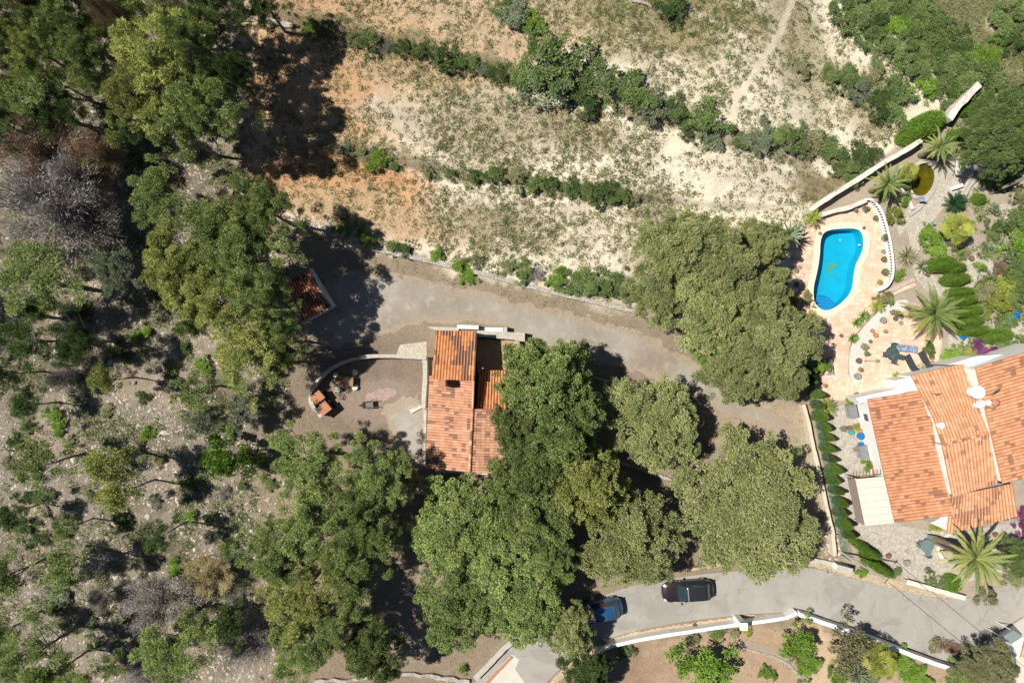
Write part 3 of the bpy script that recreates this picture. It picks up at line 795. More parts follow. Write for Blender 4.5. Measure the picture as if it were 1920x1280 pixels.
# ---- trees: x, y, radius (photo pixels), height (m), shape, leaf, label
BT = [ # big broad evergreens and pines with their own labels
 (1018,715,84,9.5,'round','pine','tall dense green tree whose crown overhangs the back terrace of the old house'),
 (978,792,54,8,'round','pine','dense green crown touching the east roof slope of the old house'),
 (1052,800,82,9.5,'round','pine','dense green tree in the heart of the canopy east of the old house'),
 (996,880,70,9,'round','pine','dense green tree just southeast corner of the old tiled house'),
 (1095,905,84,9,'round','pineyel','olive green broad crown forming the southeast edge of the house canopy'),
 (1015,960,80,8.5,'round','pine','olive green crown between the house canopy and the lower broad trees'),
 (1100,742,38,5,'bush','pine','small loose green tree in shade between the canopy and the round drive tree'),
 (1078,668,28,4,'bush','pine','small sprig of a tree at the shaded drive edge above the canopy'),
 (1222,792,92,6.2,'round','carob','round grey green tree standing alone in the bend of the dirt drive'),
 (1405,948,132,6.8,'round','carob','largest round olive green tree just above the road by the garden boundary'),
 (1178,1015,88,7,'round','carob','pale grey green tree above the two parked cars'),
 (1062,1178,50,5.5,'round','carob','pale grey tree whose small crown hangs over the road beside the blue car'),
 (862,985,92,7.5,'round','pine','round green tree right below the south wall of the old house'),
 (955,1060,92,7.5,'round','pine','broad green tree between the bare dirt clearing and the blue car'),
 (862,1130,86,7,'round','pine','broad green tree at the right edge of the bare dirt clearing'),
 (975,1130,80,7,'round','pine','green tree leaning over the road wall left of the blue car'),
 (1035,1035,58,7.5,'round','pine','green crown wedged in the middle of the lower tree group'),
 (1265,470,72,7.5,'round','carob','green tree at the upper left tip of the grove beside the pool'),
 (1352,500,80,8,'round','carob','grey green tree at the top middle of the grove beside the pool'),
 (1430,455,46,6,'round','carob','sparse grey green tree nearest the boundary wall above the pool'),
 (1240,548,62,6.5,'round','carob','green tree at the lower end of the stone wall by the grove'),
 (1330,585,84,8,'round','carob','yellowish green tree in the middle of the grove beside the pool'),
 (1425,560,62,7.5,'round','carob','green tree on the shaded pool side of the grove'),
 (1455,640,76,7.5,'round','carob','grey green tree overhanging the left edge of the pool patio'),
 (1398,680,80,7,'round','carob','grey tree at the lower tip of the grove where the drive bends'),
 (1475,705,44,6,'round','carob','small dense tree beside the green garden fence'),
 (1345,640,52,6,'round','bright','fresh green low tree at the drive edge of the grove'),
 (582,985,80,10,'pine','pine','tall pine with ragged crown left of the shaded gap in the lower pine group'),
 (520,1030,72,10,'pine','pine','pine at the left edge of the lower pine group, beside the rocky ground'),
 (652,1035,66,9.5,'pine','pine','pine in the middle of the lower pine group'),
 (585,868,72,9,'pine','pine','pine just below the brick barbecue of the walled yard'),
 (702,885,70,9,'pine','pine','green pine casting shade towards the old house west wall'),
 (672,950,62,9.5,'pine','pine','pine with a dark hollow beneath it, above the lower pine group'),
 (757,890,38,6,'pine','pine','small green crown reaching towards the house corner'),
 (712,1000,52,8,'pine','pine','pine at the right edge of the lower pine group above the clearing'),
 (567,1110,72,9,'pine','pineyel','pine with yellow tips at the left of the lower pine group'),
 (632,1160,50,8,'pine','pine','bright green pine below the shaded middle of the lower group'),
 (572,1215,58,8,'pine','pine','fresh green pine at the bottom edge of the photo'),
 (702,1222,58,7.5,'round','pine','round pine crown standing alone by the bottom wall of the clearing'),
 (662,1095,28,5,'bush','pine','little round sapling lying in the shadow of the lower pines'),
 (420,440,82,10,'pine','pine','pine with grey green crown left of the tiled shed'),
 (500,395,60,10,'pine','pine','dark pine above the shed at the edge of the orange field'),
 (350,505,70,10,'pine','pineyel','yellow tinged pine at the left of the shed pine group'),
 (475,490,74,11,'pine','pine','tall pine with white branches right beside the tiled shed'),
 (410,570,72,10,'pine','pineyel','pine with olive crown below the yellow tinged one by the shed'),
 (500,570,58,10,'pine','pine','pine whose crown covers the left side of the shed roof'),
 (470,655,74,9.5,'pine','pineyel','light olive pine above the rocky slope, left of the curved yard wall'),
 (530,680,34,7,'pine','pine','small pine touching the outside of the curved yard wall'),
 (375,585,42,8,'pine','pine','pine crown at the lower left of the shed pine group'),
 (540,640,40,8.5,'pine','pine','dark pine below the shed in deep shade'),
 (315,130,92,12,'pine','pineyel','huge sunlit pine at the top left with its long shadow on the orange field'),
 (370,90,58,12,'pine','pine','dark crown on the right side of the huge sunlit pine'),
 (270,190,64,11,'pine','pineyel','lower left crown of the sunlit pine mass beside the stony gap'),
 (385,205,72,11.5,'pine','pine','dark green pine casting the big round shadow on the field'),
 (350,255,62,9,'open','pine','open crowned pine below the sunlit pine mass'),
 (440,150,40,10,'pine','dark','very dark pine at the field edge of the top left wood'),
 (430,30,60,9,'pine','dark','dark pine at the top edge beside the orange field'),
 (500,12,45,7,'pine','dark','dark tree at the top edge hanging over the first field wall'),
 (270,15,64,10,'pine','pine','pine at the top edge above the sunlit pine mass'),
 (350,25,46,10,'open','olive','pale thin pine at the top edge between two dark ones'),
 (140,60,66,11,'pine','pine','grey green pine in the middle of the top left wood'),
 (150,20,50,10,'pine','pine','pine crown cut by the top edge above the grey green pine'),
 (30,40,62,11,'pine','pine','pine at the extreme top left corner'),
 (70,95,58,10,'pine','pineyel','yellow tinged pine near the top left corner'),
 (20,130,56,9,'open','olive','pale thin pine at the left edge of the top wood'),
 (95,145,50,9,'open','pine','open pine over the black shaded gully'),
 (185,95,50,10,'pine','pine','dense dark green pine left of the huge sunlit one'),
 (185,150,40,8,'open','pine','small open pine on the rim of the black shaded gully'),
 (215,55,40,9,'pine','dark','dark narrow pine between two pale ones in the top wood'),
 (305,380,54,7,'open','pine','soft rounded pine standing apart left of the shed group'),
 (172,338,40,6,'open','pine','green pine between the two dry reddish trees'),
 (78,530,80,8,'open','pine','broad low pine near the left edge with a bright tip'),
 (90,575,28,6,'thin','bright','bright round tip of a young pine at the left edge'),
 (215,510,46,6,'open','blue','blue green feathery pine in the shade left of the shed group'),
 (262,245,30,6,'thin','dark','small dark green pine beside the dry reddish tree'),
 (210,160,26,6,'open','pine','little pine at the mouth of the stony gap'),
 (205,712,30,6,'thin','pineyel','young pine on stones with a dark trunk shadow to its right'),
 (370,730,40,7,'thin','pine','faint thin pine above the stony clearing'),
 (390,790,34,6,'thin','blue','dusky low pine beside the brown soil strip'),
 (425,862,42,5.5,'bush','bright','bright dense young pine casting a dark shadow on the right'),
 (215,865,44,7,'thin','pineyel','yellow olive young pine in the middle of the rocky slope'),
 (90,868,46,7,'thin','pine','thin pine at left with pale fallen branches below it'),
 (235,920,34,7,'thin','pineyel','small yellowish pine above a long thin trunk shadow'),
 (135,1062,44,7,'thin','pine','young pine with a black round shadow at its side'),
 (25,1075,52,8,'thin','pine','pine at the left edge with a trunk shadow crossing stones'),
 (330,1215,60,8,'open','pine','wide soft pine at the bottom left beside the grey dead bush'),
 (75,1220,56,8,'open','pine','feathery pine in the bottom left corner area'),
 (365,1165,38,6,'thin','pine','green pine top just above the wide bottom pine'),
 (115,1255,40,6,'thin','bright','low bright pine at the bottom edge'),
 (310,1000,36,6,'thin','dark','dark thin pine next to the dry yellow brown bush'),
 (30,960,30,5,'thin','dark','small dark pine at left over pale soil'),
 (130,990,28,5,'thin','pine','sparse pine sapling in the rocky middle left'),
 (15,1180,40,6,'thin','pine','pine sapling at the left edge near the bottom'),
 (215,1240,26,5,'thin','pine','sparse sapling by the pale stones at the bottom'),
 (60,760,30,5,'thin','dark','dark sapling near the left edge above green shrubs'),
 (20,700,34,6,'thin','dark','shaded sapling at the left edge under black shadow'),
 (60,190,60,9,'open','pine','dull green pine on the upper rim of the black gully'),
 (120,215,50,8,'open','dark','dark pine standing in the black gully'),
 (15,235,50,8,'open','dark','dark pine at the left edge of the black gully'),
 (150,640,46,8,'open','dark','dark pine in the black shade above the rocky slope'),
 (60,640,54,8,'open','dark','dark wide pine at left above the rocky slope'),
 (455,770,30,5,'thin','blue','thin dusky pine beside the bare soil strip'),
 (440,1165,34,6,'thin','dark','dark thin pine beside the dark grey bare tree'),
 (1890,205,46,6,'round','shrub','upper crown of the broad garden tree at the top right'),
 (1880,270,58,6.5,'round','shrub','broad leafy garden tree with a leaning grey trunk at the right edge'),
 (1845,235,34,5,'round','shrub','left lobe of garden trees beside the clipped hedge'),
 (1600,1215,40,4,'bush','olive','dusty olive coloured tree inside the lower white wall'),
 (1855,1265,52,6,'round','olive','dark olive tree at the bottom right corner beside the tiled outbuilding'),
 (1815,1275,36,5,'round','pine','olive tree at the bottom edge left of the corner tree'),
 (1322,1250,46,3.2,'bush','bright','large bright fig bush in the lower garden casting dark spots'),
 (1912,1045,36,4,'round','shrub','green tree at the right edge beside the huge palm'),
 (1500,1205,34,2.6,'bush','bright','leafy green bush growing below the corner of the white wall'),
 (1850,1118,18,2,'bush','olive','pale straggly shrub spilling onto the road under the huge palm'),
 (1100,1262,48,5,'round','dark','dark tree in shade at the bottom edge beside the road'),
]
kindname = {'round': ('evergreen_tree', 'tree'), 'pine': ('pine_tree', 'pine tree'), 'open': ('pine_tree', 'pine tree'), 'thin': ('young_pine', 'pine tree'), 'bush': ('small_tree', 'tree')}
for (x, y, r, h, pl, lf, lab) in BT:
    nm, ct = kindname[pl]
    plant(x, y, r, h, pl, lf, nm, lab, ct, None, True, .7)
DT = [
 (85,275,80,8,'dead','rust','dry reddish brown dead pine near the left edge'),
 (185,300,52,7,'dead','rust','dry brownish tree between the red dead pine and the green pine'),
 (95,395,98,9,'dead','dead','large grey dead tree with fine bare branches at left'),
 (160,430,60,7,'dead','dead','bare grey crown on the lower right of the large dead tree'),
 (145,345,48,8,'dead','dead','pale grey bare crown just below the red dead pine'),
 (228,45,30,13,'dead','rust','rusty dry tree top poking out of the top left wood'),
 (80,25,20,12,'dead','rust','thin orange brown dry top beside the corner pine'),
 (20,590,60,8,'dead','dead','grey bare tree in shade at the left edge'),
 (300,1135,56,5,'dead','dead','bleached silver grey dead pine above the bottom left pine'),
 (392,1080,40,3.5,'dead','straw','dry yellowish brown bush beside the lower pines'),
 (120,710,24,4,'dead','dead','small grey bare tree beside black shadow on the slope'),
 (470,1200,44,4,'dead','dead','dark grey bare tree left of the bottom pines'),
 (270,1260,34,3,'dead','dead','grey bare thicket at the bottom edge'),
 (395,395,28,4,'dead','dead','grey brown bare tree between the soft pine and the shed pines'),
 (435,390,24,4,'dead','rust','narrow dry tree top at the edge of the stony strip'),
 (280,240,0,0,'','',''),
 (190,1120,24,3,'dead','dead','small silver dead sapling on the stony slope'),
]
for (x, y, r, h, pl, lf, lab) in DT:
    if r: plant(x, y, r, h, pl, lf, 'dead_tree', lab, 'dead tree', None, True, .6)

# ---- shrub rows along the terrace edges: one row = list of (x, y, r, leaf)
def shrub_row(items, rowname, group, hk=.9):
    n = len(items)
    for k, (x, y, r, lf) in enumerate(items):
        d = {'shrub': 'green', 'dark': 'dark green', 'bright': 'bright green', 'olive': 'dusty', 'blue': 'grey green', 'dead': 'grey bare', 'yellow': 'yellow green', 'carob': 'grey green', 'rust': 'dry brown', 'straw': 'straw coloured', 'pine':'green'}[lf]
        lab = '%s shrub, %s from left %s' % (d, ORD[k], rowname)
        pl = 'twig' if lf in ('dead', 'rust') else ('bush' if r > 13 else 'tuft')
        plant(x, y, r * (.86 if 'terrace hedge' in rowname else 1), max(.5, r * S * hk), pl, lf, 'shrub', lab, 'shrub', group, False, .5)
shrub_row([(578,50,20,'bright'),(608,60,20,'shrub'),(660,72,18,'olive'),(690,74,28,'shrub'),(722,84,14,'dead'),(752,84,22,'dark'),(785,90,22,'shrub'),(835,106,34,'dark'),(878,112,26,'shrub'),(905,132,18,'blue'),(935,138,24,'dark')], 'in the upper terrace hedge', 'shrubs along the upper field terrace')
shrub_row([(985,150,34,'shrub'),(1040,118,52,'shrub'),(1030,165,48,'blue'),(1085,165,38,'dark'),(1135,150,38,'shrub'),(1185,180,34,'shrub'),(1225,200,30,'blue'),(1262,208,24,'dark'),(1290,230,20,'shrub'),(1325,222,34,'shrub'),(1330,250,28,'blue')], 'in the tall bush belt across the field', 'tall bushes across the middle of the field')
shrub_row([(1235,165,1,'shrub')][:0], '', '')
shrub_row([(650,280,14,'blue'),(680,292,17,'olive'),(706,298,22,'bright'),(738,312,13,'shrub'),(800,322,14,'olive'),(845,326,15,'shrub'),(888,330,18,'shrub'),(925,324,22,'shrub'),(968,330,22,'olive'),(1002,342,22,'shrub'),(1035,346,20,'dark'),(1068,350,22,'shrub'),(1100,356,27,'shrub'),(1138,358,24,'dark'),(1164,364,24,'shrub'),(1190,372,12,'olive')], 'in the middle terrace hedge', 'shrubs along the middle field terrace')
shrub_row([(645,427,15,'bright'),(688,446,17,'bright'),(735,462,13,'shrub'),(757,466,15,'dark'),(820,478,11,'bright'),(858,500,13,'bright'),(876,512,17,'bright'),(890,488,14,'olive')], 'beside the stone wall of the drive', 'shrubs by the left part of the stone wall')
shrub_row([(950,500,14,'olive'),(978,508,22,'shrub'),(1002,515,16,'dead'),(1045,524,20,'bright'),(1075,526,22,'shrub'),(1105,532,25,'shrub'),(1140,530,28,'shrub'),(1168,538,22,'dark'),(1180,556,15,'olive')], 'behind the right half of the stone wall', 'shrubs by the right part of the stone wall')
shrub_row([(945,8,22,'shrub'),(968,32,26,'blue'),(1000,45,20,'bright'),(1262,14,30,'dark')], 'along the top edge of the field', 'bushes at the top edge of the field')
shrub_row([(1398,262,20,'shrub'),(1425,262,25,'blue'),(1458,258,22,'shrub'),(1488,262,28,'shrub'),(1520,270,28,'olive'),(1552,282,30,'shrub'),(1585,310,22,'olive'),(1618,296,28,'dark'),(1600,322,28,'shrub'),(1572,318,18,'shrub')], 'in the belt above the boundary wall', 'bushes above the boundary wall')
shrub_row([(1500,125,18,'olive'),(1560,140,22,'shrub'),(1590,150,25,'shrub'),(1612,172,26,'blue'),(1640,158,28,'olive'),(1652,185,32,'dark'),(1676,172,28,'shrub'),(1668,205,30,'shrub')], 'in the short hedge above the round conifer', 'bushes in the short right hand hedge')
def thicket():
    pos = [(1580,18),(1612,12),(1650,15),(1690,12),(1722,22),(1605,48),(1640,52),(1680,50),(1720,60),(1755,48),(1650,88),(1690,95),(1730,95),(1770,85),(1802,90),(1700,130),(1742,130),(1782,125),(1820,120),(1850,105),(1732,165),(1770,165),(1808,155),(1850,140)]
    rows = ['in the top rank of the slope thicket', 'in the second rank of the slope thicket', 'in the third rank of the slope thicket', 'in the fourth rank of the slope thicket', 'in the lowest rank of the slope thicket']
    cuts = [0, 5, 10, 15, 20, 24]
    for q in range(5):
        shrub_row([(x, y, R.uniform(25, 34), R.choice(['shrub', 'dark', 'shrub', 'shrub', 'shrub', 'bright'])) for x, y in pos[cuts[q]:cuts[q+1]]], rows[q], 'thicket at the top right', .8)
thicket()
shrub_row([(1880,45,26,'shrub'),(1905,25,30,'shrub'),(1900,75,24,'dark')], 'on the grass slope at the top right corner', 'bushes on the grass slope')
# shrubs scattered over the rocky slope
FS = [(275,622,12,'bright'),(255,632,9,'bright'),(222,662,16,'dark'),(322,690,14,'bright'),(318,705,10,'shrub'),(380,686,17,'bright'),(345,652,11,'shrub'),(268,745,12,'dark'),(277,812,12,'bright'),(98,775,17,'bright'),(108,798,16,'bright'),(52,800,16,'shrub'),(25,830,15,'dark'),
 (395,782,22,'dark'),(430,805,15,'shrub'),(455,910,11,'shrub'),(505,905,14,'shrub'),(55,930,16,'dark'),(80,935,20,'shrub'),(355,905,15,'shrub'),(45,985,20,'dark'),(75,1010,18,'dark'),(228,975,16,'dark'),(360,965,13,'bright'),(395,970,11,'shrub'),(330,1065,17,'bright'),(355,1065,14,'shrub'),(435,1020,14,'dark'),(445,1045,17,'blue'),
 (115,1115,18,'blue'),(100,1140,14,'dark'),(250,1158,16,'dark'),(175,1205,16,'shrub'),(390,1185,18,'bright'),(480,1010,10,'shrub'),(150,1275,14,'bright'),(190,1090,12,'olive'),(280,1105,12,'olive'),(240,700,0,'olive'),(130,830,14,'olive'),(300,860,12,'olive'),(170,930,12,'olive'),(480,860,14,'blue'),(420,925,14,'dead'),(480,720,0,'olive'),
 (200,770,12,'olive'),(340,780,11,'olive'),(20,870,14,'olive'),(290,940,12,'blue'),(170,1170,12,'blue'),(440,1120,16,'dead'),(250,560,16,'blue'),(190,480,14,'dark'),(160,585,15,'dark'),(30,655,16,'dark'),(130,650,13,'dark'),(300,570,15,'olive'),(250,300,18,'shrub'),(230,270,16,'bright'),(300,300,16,'olive'),(200,235,14,'olive'),(420,330,16,'olive'),(460,345,18,'dark'),(330,340,14,'olive')]
where = [(0, 460, 'the upper left wood'), (460, 640, 'the gully left of the shed'), (640, 760, 'the upper rocky slope'), (760, 880, 'the middle rocky slope'), (880, 1000, 'the slope left of the pines'), (1000, 1120, 'the slope beside the yellow bush'), (1120, 1300, 'the bottom of the rocky slope')]
for y0, y1, wn_ in where:
    it = sorted([f for f in FS if y0 <= f[1] < y1 and f[2] > 0])
    shrub_row(it, 'in ' + wn_, 'low shrubs scattered in ' + wn_, .8)
shrub_row([(868,1252,10,'bright'),(735,1035,11,'olive'),(820,930,0,'olive')][:2], 'on the bare dirt of the clearing', 'low shrubs on the dirt clearing')
shrub_row([(1125,1180,14,'olive')][:0] + [(1138,1212,9,'olive'),(1172,1222,16,'shrub'),(1300,1195,14,'olive'),(1345,1188,16,'shrub'),(1375,1186,12,'olive'),(1402,1182,9,'yellow')], 'along the inside of the white road wall', 'low shrubs inside the white road wall')
shrub_row([(1345,1215,0,'olive')][:0] + [(1438,1262,15,'bright'),(1500,1232,20,'rust'),(1512,1250,24,'bright'),(1572,1262,22,'bright'),(1625,1262,26,'blue'),(1690,1240,24,'bright'),(1705,1262,20,'bright'),(1725,1275,20,'bright')], 'in the lower garden along the bottom edge', 'bushes of the lower garden')
shrub_row([(1752,1208,13,'olive'),(1775,1212,18,'rust'),(1795,1220,14,'rust'),(1815,1218,12,'olive'),(1840,1196,14,'dead')], 'in the dry heap at the foot of the road', 'dry brush beside the road')

# ---------------------------------------------------------------- loose small stuff
def scatter_tufts():
    g = np.random.default_rng(5)
    n = 52000
    px = g.uniform(440, 1720, n); py = g.uniform(-20, 590, n)
    keep = (py < np.interp(px, *L3) - 8) & (px < np.interp(py, [0, 150, 250, 400], [1590, 1720, 1690, 1520]))
    dens = fbm(px * .012, py * .016, 71, 4) * .75 + fbm(px * .05, py * .05, 73, 3) * .4
    keep &= (dens > g.uniform(.36, .76, n)) & ~((np.abs(px - np.interp(py, [10, 70, 120, 200, 300], [1480, 1455, 1420, 1370, 1350])) < 7) & (py < 300))
    keep &= g.uniform(0, 1, n) < np.where(px < 800, .6, .85)
    px, py = px[keep][:19000], py[keep][:19000]
    xy = np.stack([(px - 960) * S, (640 - py) * S], 1); z = hgt(xy[:, 0], xy[:, 1])
    kinds = g.uniform(0, 1, len(px))
    return xy, z, kinds, g
def tuft_cloud(name, xy, z, g, per, L, Wd, rad, mat, label, cat, size=None):
    n = len(xy); size = g.uniform(.5, 1.4, n) if size is None else size
    i = np.repeat(np.arange(n), per)
    a = g.uniform(0, 6.283, len(i)); r = rad * np.sqrt(g.uniform(0, 1, len(i))) * size[i]
    C = np.stack([xy[i, 0] + r * np.cos(a), xy[i, 1] + r * np.sin(a), z[i]], 1)
    D = unit(np.stack([np.cos(a) * .8, np.sin(a) * .8, g.uniform(.2, 1.1, len(i))], 1) + g.normal(size=(len(i), 3)) * .3)
    D[:, 2] = np.abs(D[:, 2])
    V, F = leaves(C, D, L * g.uniform(.5, 1.3, len(i)) * size[i], Wd * size[i], g)
    o = link(name, np_mesh(name, V, F, LEAF[mat], np.clip(g.beta(2, 2, n)[i] * .8 + g.uniform(0, .2, len(i)), 0, 1)))
    return tag(o, label, cat, None, 'stuff')
xy, z, kd, g = scatter_tufts()
a = kd < .16; tuft_cloud('weeds', xy[a], z[a], g, 26, .14, .045, .10, 'shrub', 'small green weeds dotted over the sandy field terraces', 'weeds')
a = (kd >= .16) & (kd < .38); tuft_cloud('dry_scrub', xy[a], z[a], g, 20, .17, .035, .12, 'shrub', 'dull green low scrub tufts on the field terraces', 'scrub')
a = (kd >= .38) & (kd < .55); tuft_cloud('dry_grass', xy[a], z[a], g, 20, .17, .035, .11, 'olive', 'dusty grey green grass tufts on the field terraces', 'grass')
a = (kd >= .55) & (kd < .7); tuft_cloud('dry_grass', xy[a], z[a], g, 22, .18, .04, .14, 'straw', 'straw coloured dry grass tufts on the field terraces', 'grass')
a = kd >= .7; tuft_cloud('dry_scrub', xy[a], z[a], g, 22, .15, .035, .11, 'scrub', 'dark brown scrub tufts dotted over the sandy field terraces', 'scrub')
def forest_cover():
    g = np.random.default_rng(15); n = 26000
    px = g.uniform(-60, 560, n); py = g.uniform(180, 1320, n)
    d = fbm(px * .02, py * .02, 81, 4)
    k = (d > g.uniform(.37, .72, n)) & (px < 520 + 20 * np.sin(py * .02)) & ~((px > 440) & (py < 430))
    px, py = px[k], py[k]
    xy = np.stack([(px - 960) * S, (640 - py) * S], 1); z = hgt(xy[:, 0], xy[:, 1]); kk = g.uniform(0, 1, len(px))
    a = kk < .18; tuft_cloud('undergrowth', xy[a], z[a], g, 30, .26, .06, .22, 'shrub', 'low green undergrowth between stones under the thin pines', 'undergrowth')
    a = (kk > .18) & (kk < .5); tuft_cloud('undergrowth', xy[a], z[a], g, 24, .24, .05, .22, 'olive', 'dusty grey undergrowth between stones under the thin pines', 'undergrowth')
    a = kk > .6; tuft_cloud('fallen_branches', xy[a][:2200], z[a][:2200], g, 9, .45, .022, .25, 'dead', 'pale fallen twigs and needles on the rocky slope', 'twigs')
    # dirt clearing litter
    px = g.uniform(480, 900, 3000); py = g.uniform(700, 1290, 3000)
    k = (fbm(px * .03, py * .03, 83, 3) > .5) & ~in_poly(px, py, [(590,670),(800,660),(800,890),(725,780),(590,780)])
    px, py = px[k], py[k]; xy = np.stack([(px - 960) * S, (640 - py) * S], 1)
    tuft_cloud('dry_grass', xy, hgt(xy[:, 0], xy[:, 1]), g, 14, .16, .03, .2, 'straw', 'short straw litter on the dirt clearing below the old house', 'grass')
    px = g.uniform(600, 1560, 9000); py = g.uniform(480, 1080, 9000)
    k = (fbm(px * .03, py * .03, 87, 4) > .5) & (py > np.interp(px, *L3) + 6) & ~in_poly(px, py, grow(drive, -12)) & ~in_poly(px, py, grow(road, 8)) & ~in_poly(px, py, [(560,600),(1000,600),(1000,900),(560,900)]) & (px < np.interp(py, [400, 560, 760, 1000], [1480, 1470, 1500, 1545]))
    px, py = px[k], py[k]; xy = np.stack([(px - 960) * S, (640 - py) * S], 1); kk = g.uniform(0, 1, len(px))
    tuft_cloud('dry_grass', xy[kk < .5], hgt(xy[kk < .5, 0], xy[kk < .5, 1]), g, 16, .16, .03, .18, 'straw', 'pale dry grass on the verges of the dirt drive', 'grass')
    tuft_cloud('weeds', xy[kk > .6], hgt(xy[kk > .6, 0], xy[kk > .6, 1]), g, 18, .14, .035, .14, 'olive', 'dusty green weeds on the verges of the dirt drive', 'weeds')
    for x0, x1, y0, y1, n_ in ((1780, 1990, 470, 665, 900), (1770, 1990, 90, 330, 700), (1690, 1990, 330, 470, 260)):
        px = g.uniform(x0, x1, n_); py = g.uniform(y0, y1, n_)
        k = (fbm(px * .04, py * .04, 89, 4) > .5) & ~in_poly(px, py, [(1700, 380), (1790, 290), (1850, 300), (1790, 390), (1720, 480)])
        px, py = px[k], py[k]; xy = np.stack([(px - 960) * S, (640 - py) * S], 1); kk = g.uniform(0, 1, len(px))
        for lo, hi, mt in ((0, .5, 'shrub'), (.5, .75, 'bright'), (.75, 1, 'olive')):
            a = (kk >= lo) & (kk < hi)
            tuft_cloud('ground_cover', xy[a], hgt(xy[a, 0], xy[a, 1]), g, 46, .26, .07, .22, mt, 'low mixed green planting filling the garden beds', 'ground cover', g.uniform(.6, 1.5, a.sum()))
    # grass slope top right
    px = g.uniform(1700, 1990, 5200); py = g.uniform(-30, 170, 5200)
    k = (px - 1700 > (py) * .95) & (fbm(px * .03, py * .03, 85, 3) > .33)
    px, py = px[k], py[k]; xy = np.stack([(px - 960) * S, (640 - py) * S], 1)
    tuft_cloud('grass', xy, hgt(xy[:, 0], xy[:, 1]), g, 20, .3, .05, .25, 'olive', 'long yellowish green grass on the top right slope', 'grass', g.uniform(.6, 1.2, len(xy)))
forest_cover()
def stones(name, px, py, size, label, mat, seed):
    g = np.random.default_rng(seed); n = len(px)
    base = np.array([(1,0,0),(-1,0,0),(0,1,0),(0,-1,0),(0,0,1),(.7,.7,.4),(-.7,.6,.5),(.6,-.7,.45),(-.6,-.6,.4)], float)
    # irregular squashed octahedra with random vertices
    tri = np.array([(4,0,2),(4,2,1),(4,1,3),(4,3,0)])
    k = 5
    v = base[:5][None] * g.uniform(.55, 1.15, (n, 5, 3)) + g.normal(size=(n, 5, 3)) * .18
    v[:, 4, 2] = g.uniform(.35, .8, n); v[:, 4, :2] *= 1; v[:, :4, 2] = g.uniform(-.1, .25, (n, 4))
    a = g.uniform(0, 6.28, n); c, s = np.cos(a)[:, None], np.sin(a)[:, None]
    v = np.stack([v[..., 0] * c - v[..., 1] * s * .7, v[..., 0] * s + v[..., 1] * c * .7, v[..., 2] * .7], -1) * size[:, None, None]
    x = (px - 960) * S; y = (640 - py) * S
    v += np.stack([x, y, hgt(x, y)], 1)[:, None, :]
    F = (tri[None] + (np.arange(n) * k)[:, None, None]).reshape(-1, 3)
    o = link(name, np_mesh(name, v.reshape(-1, 3), F, mat, np.repeat(g.uniform(0, 1, n), 4)))
    return tag(o, label, 'stones', None, 'stuff')
m, nt, b = nmat('limestone rubble')
c = mixc(nt, (.20, .16, .125), (.58, .52, .44), attr(nt, 'tone')); c = mixc(nt, c, (.42, .30, .2), maprange(nt, noise(nt, 3, 3), .6, .75, 0, .6))
nt.links.new(c, b.inputs["Base Color"]); b.inputs["Roughness"].default_value = .95; M_RUB = m
g = np.random.default_rng(91); n = 52000
px = g.uniform(-60, 540, n); py = g.uniform(170, 1320, n)
k = (fbm(px * .014, py * .014, 93, 4) * .6 + .4 * fbm(px * .06, py * .06, 95, 3) > g.uniform(.36, .58, n)) & ~((px > 430) & (py < 400))
px, py = px[k], py[k]
stones('rubble', px, py, g.gamma(1.3, .052, len(px)) + .022, 'pale limestone rubble strewn over the rocky wooded slope', M_RUB, 1)
px = np.concatenate([g.normal(1560, 10, 200), g.uniform(1535, 1575, 120), g.uniform(545, 665, 260)]); py = np.concatenate([g.normal(1015, 22, 200), g.uniform(960, 1040, 120), g.uniform(400, 440, 260)])
py[-260:] = np.interp(px[-260:], [545, 665], [405, 455]) + g.normal(0, 9, 260)
stones('rubble', px, py, g.gamma(2.2, .05, len(px)) + .04, 'heap of white stones along the terrace end and garden boundary', M_RUB, 2)

# ---------------------------------------------------------------- tiled roofs and houses
def roofmat(name, cols, stain, amt):
    m, nt, b = nmat(name)
    r = nt.nodes.new("ShaderNodeValToRGB"); e = r.color_ramp.elements
    e[0].color = rgb(stain); e[1].color = rgb(cols[2]); k = e.new(.1); k.color = rgb(stain); k = e.new(.16); k.color = rgb(cols[0]); k = e.new(.55); k.color = rgb(cols[1])
    nt.links.new(attr(nt, 'tone'), r.inputs[0])
    c = mixc(nt, r.outputs[0], tuple(v * .7 for v in cols[0]), maprange(nt, noise(nt, 2.2, 6, .7), .45, .75, 0, .6))
    c = mixc(nt, c, stain, maprange(nt, noise(nt, 1.6, 7, .72), amt, amt + .09, 0, .4))
    c = mixc(nt, c, (.10, .075, .06), maprange(nt, noise(nt, 5, 4, .7), amt + .05, amt + .17, 0, .7))
    nt.links.new(c, b.inputs["Base Color"]); b.inputs["Roughness"].default_value = .9; b.inputs["Specular IOR Level"].default_value = .15
    bump(nt, b, noise(nt, 18, 4), .4, .02)
    return m
R_OLD = roofmat('old stained roof tiles', [(.30,.12,.05), (.52,.21,.085), (.64,.33,.16)], (.13, .075, .06), .62)
R_OLD2 = roofmat('old pale roof tiles', [(.36,.165,.09), (.56,.29,.175), (.66,.43,.30)], (.20, .12, .09), .60)
R_NEW = roofmat('clay roof tiles', [(.40,.17,.08), (.58,.28,.15), (.68,.39,.24)], (.26, .14, .09), .66)
R_SHED = roofmat('shed roof tiles', [(.34,.12,.06), (.52,.19,.10), (.60,.30,.19)], (.12, .08, .07), .57)
WHITE = M('white plaster', (.83,.81,.77), (.72,.70,.66), 1.2, .9, bumps=.2, spot=(.52,.49,.43), spot_amt=.60)
WHITE_OLD = M('weathered white plaster', (.70,.66,.58), (.50,.45,.38), 1.6, .95, bumps=.5, spot=(.30,.26,.20), spot_amt=.57)
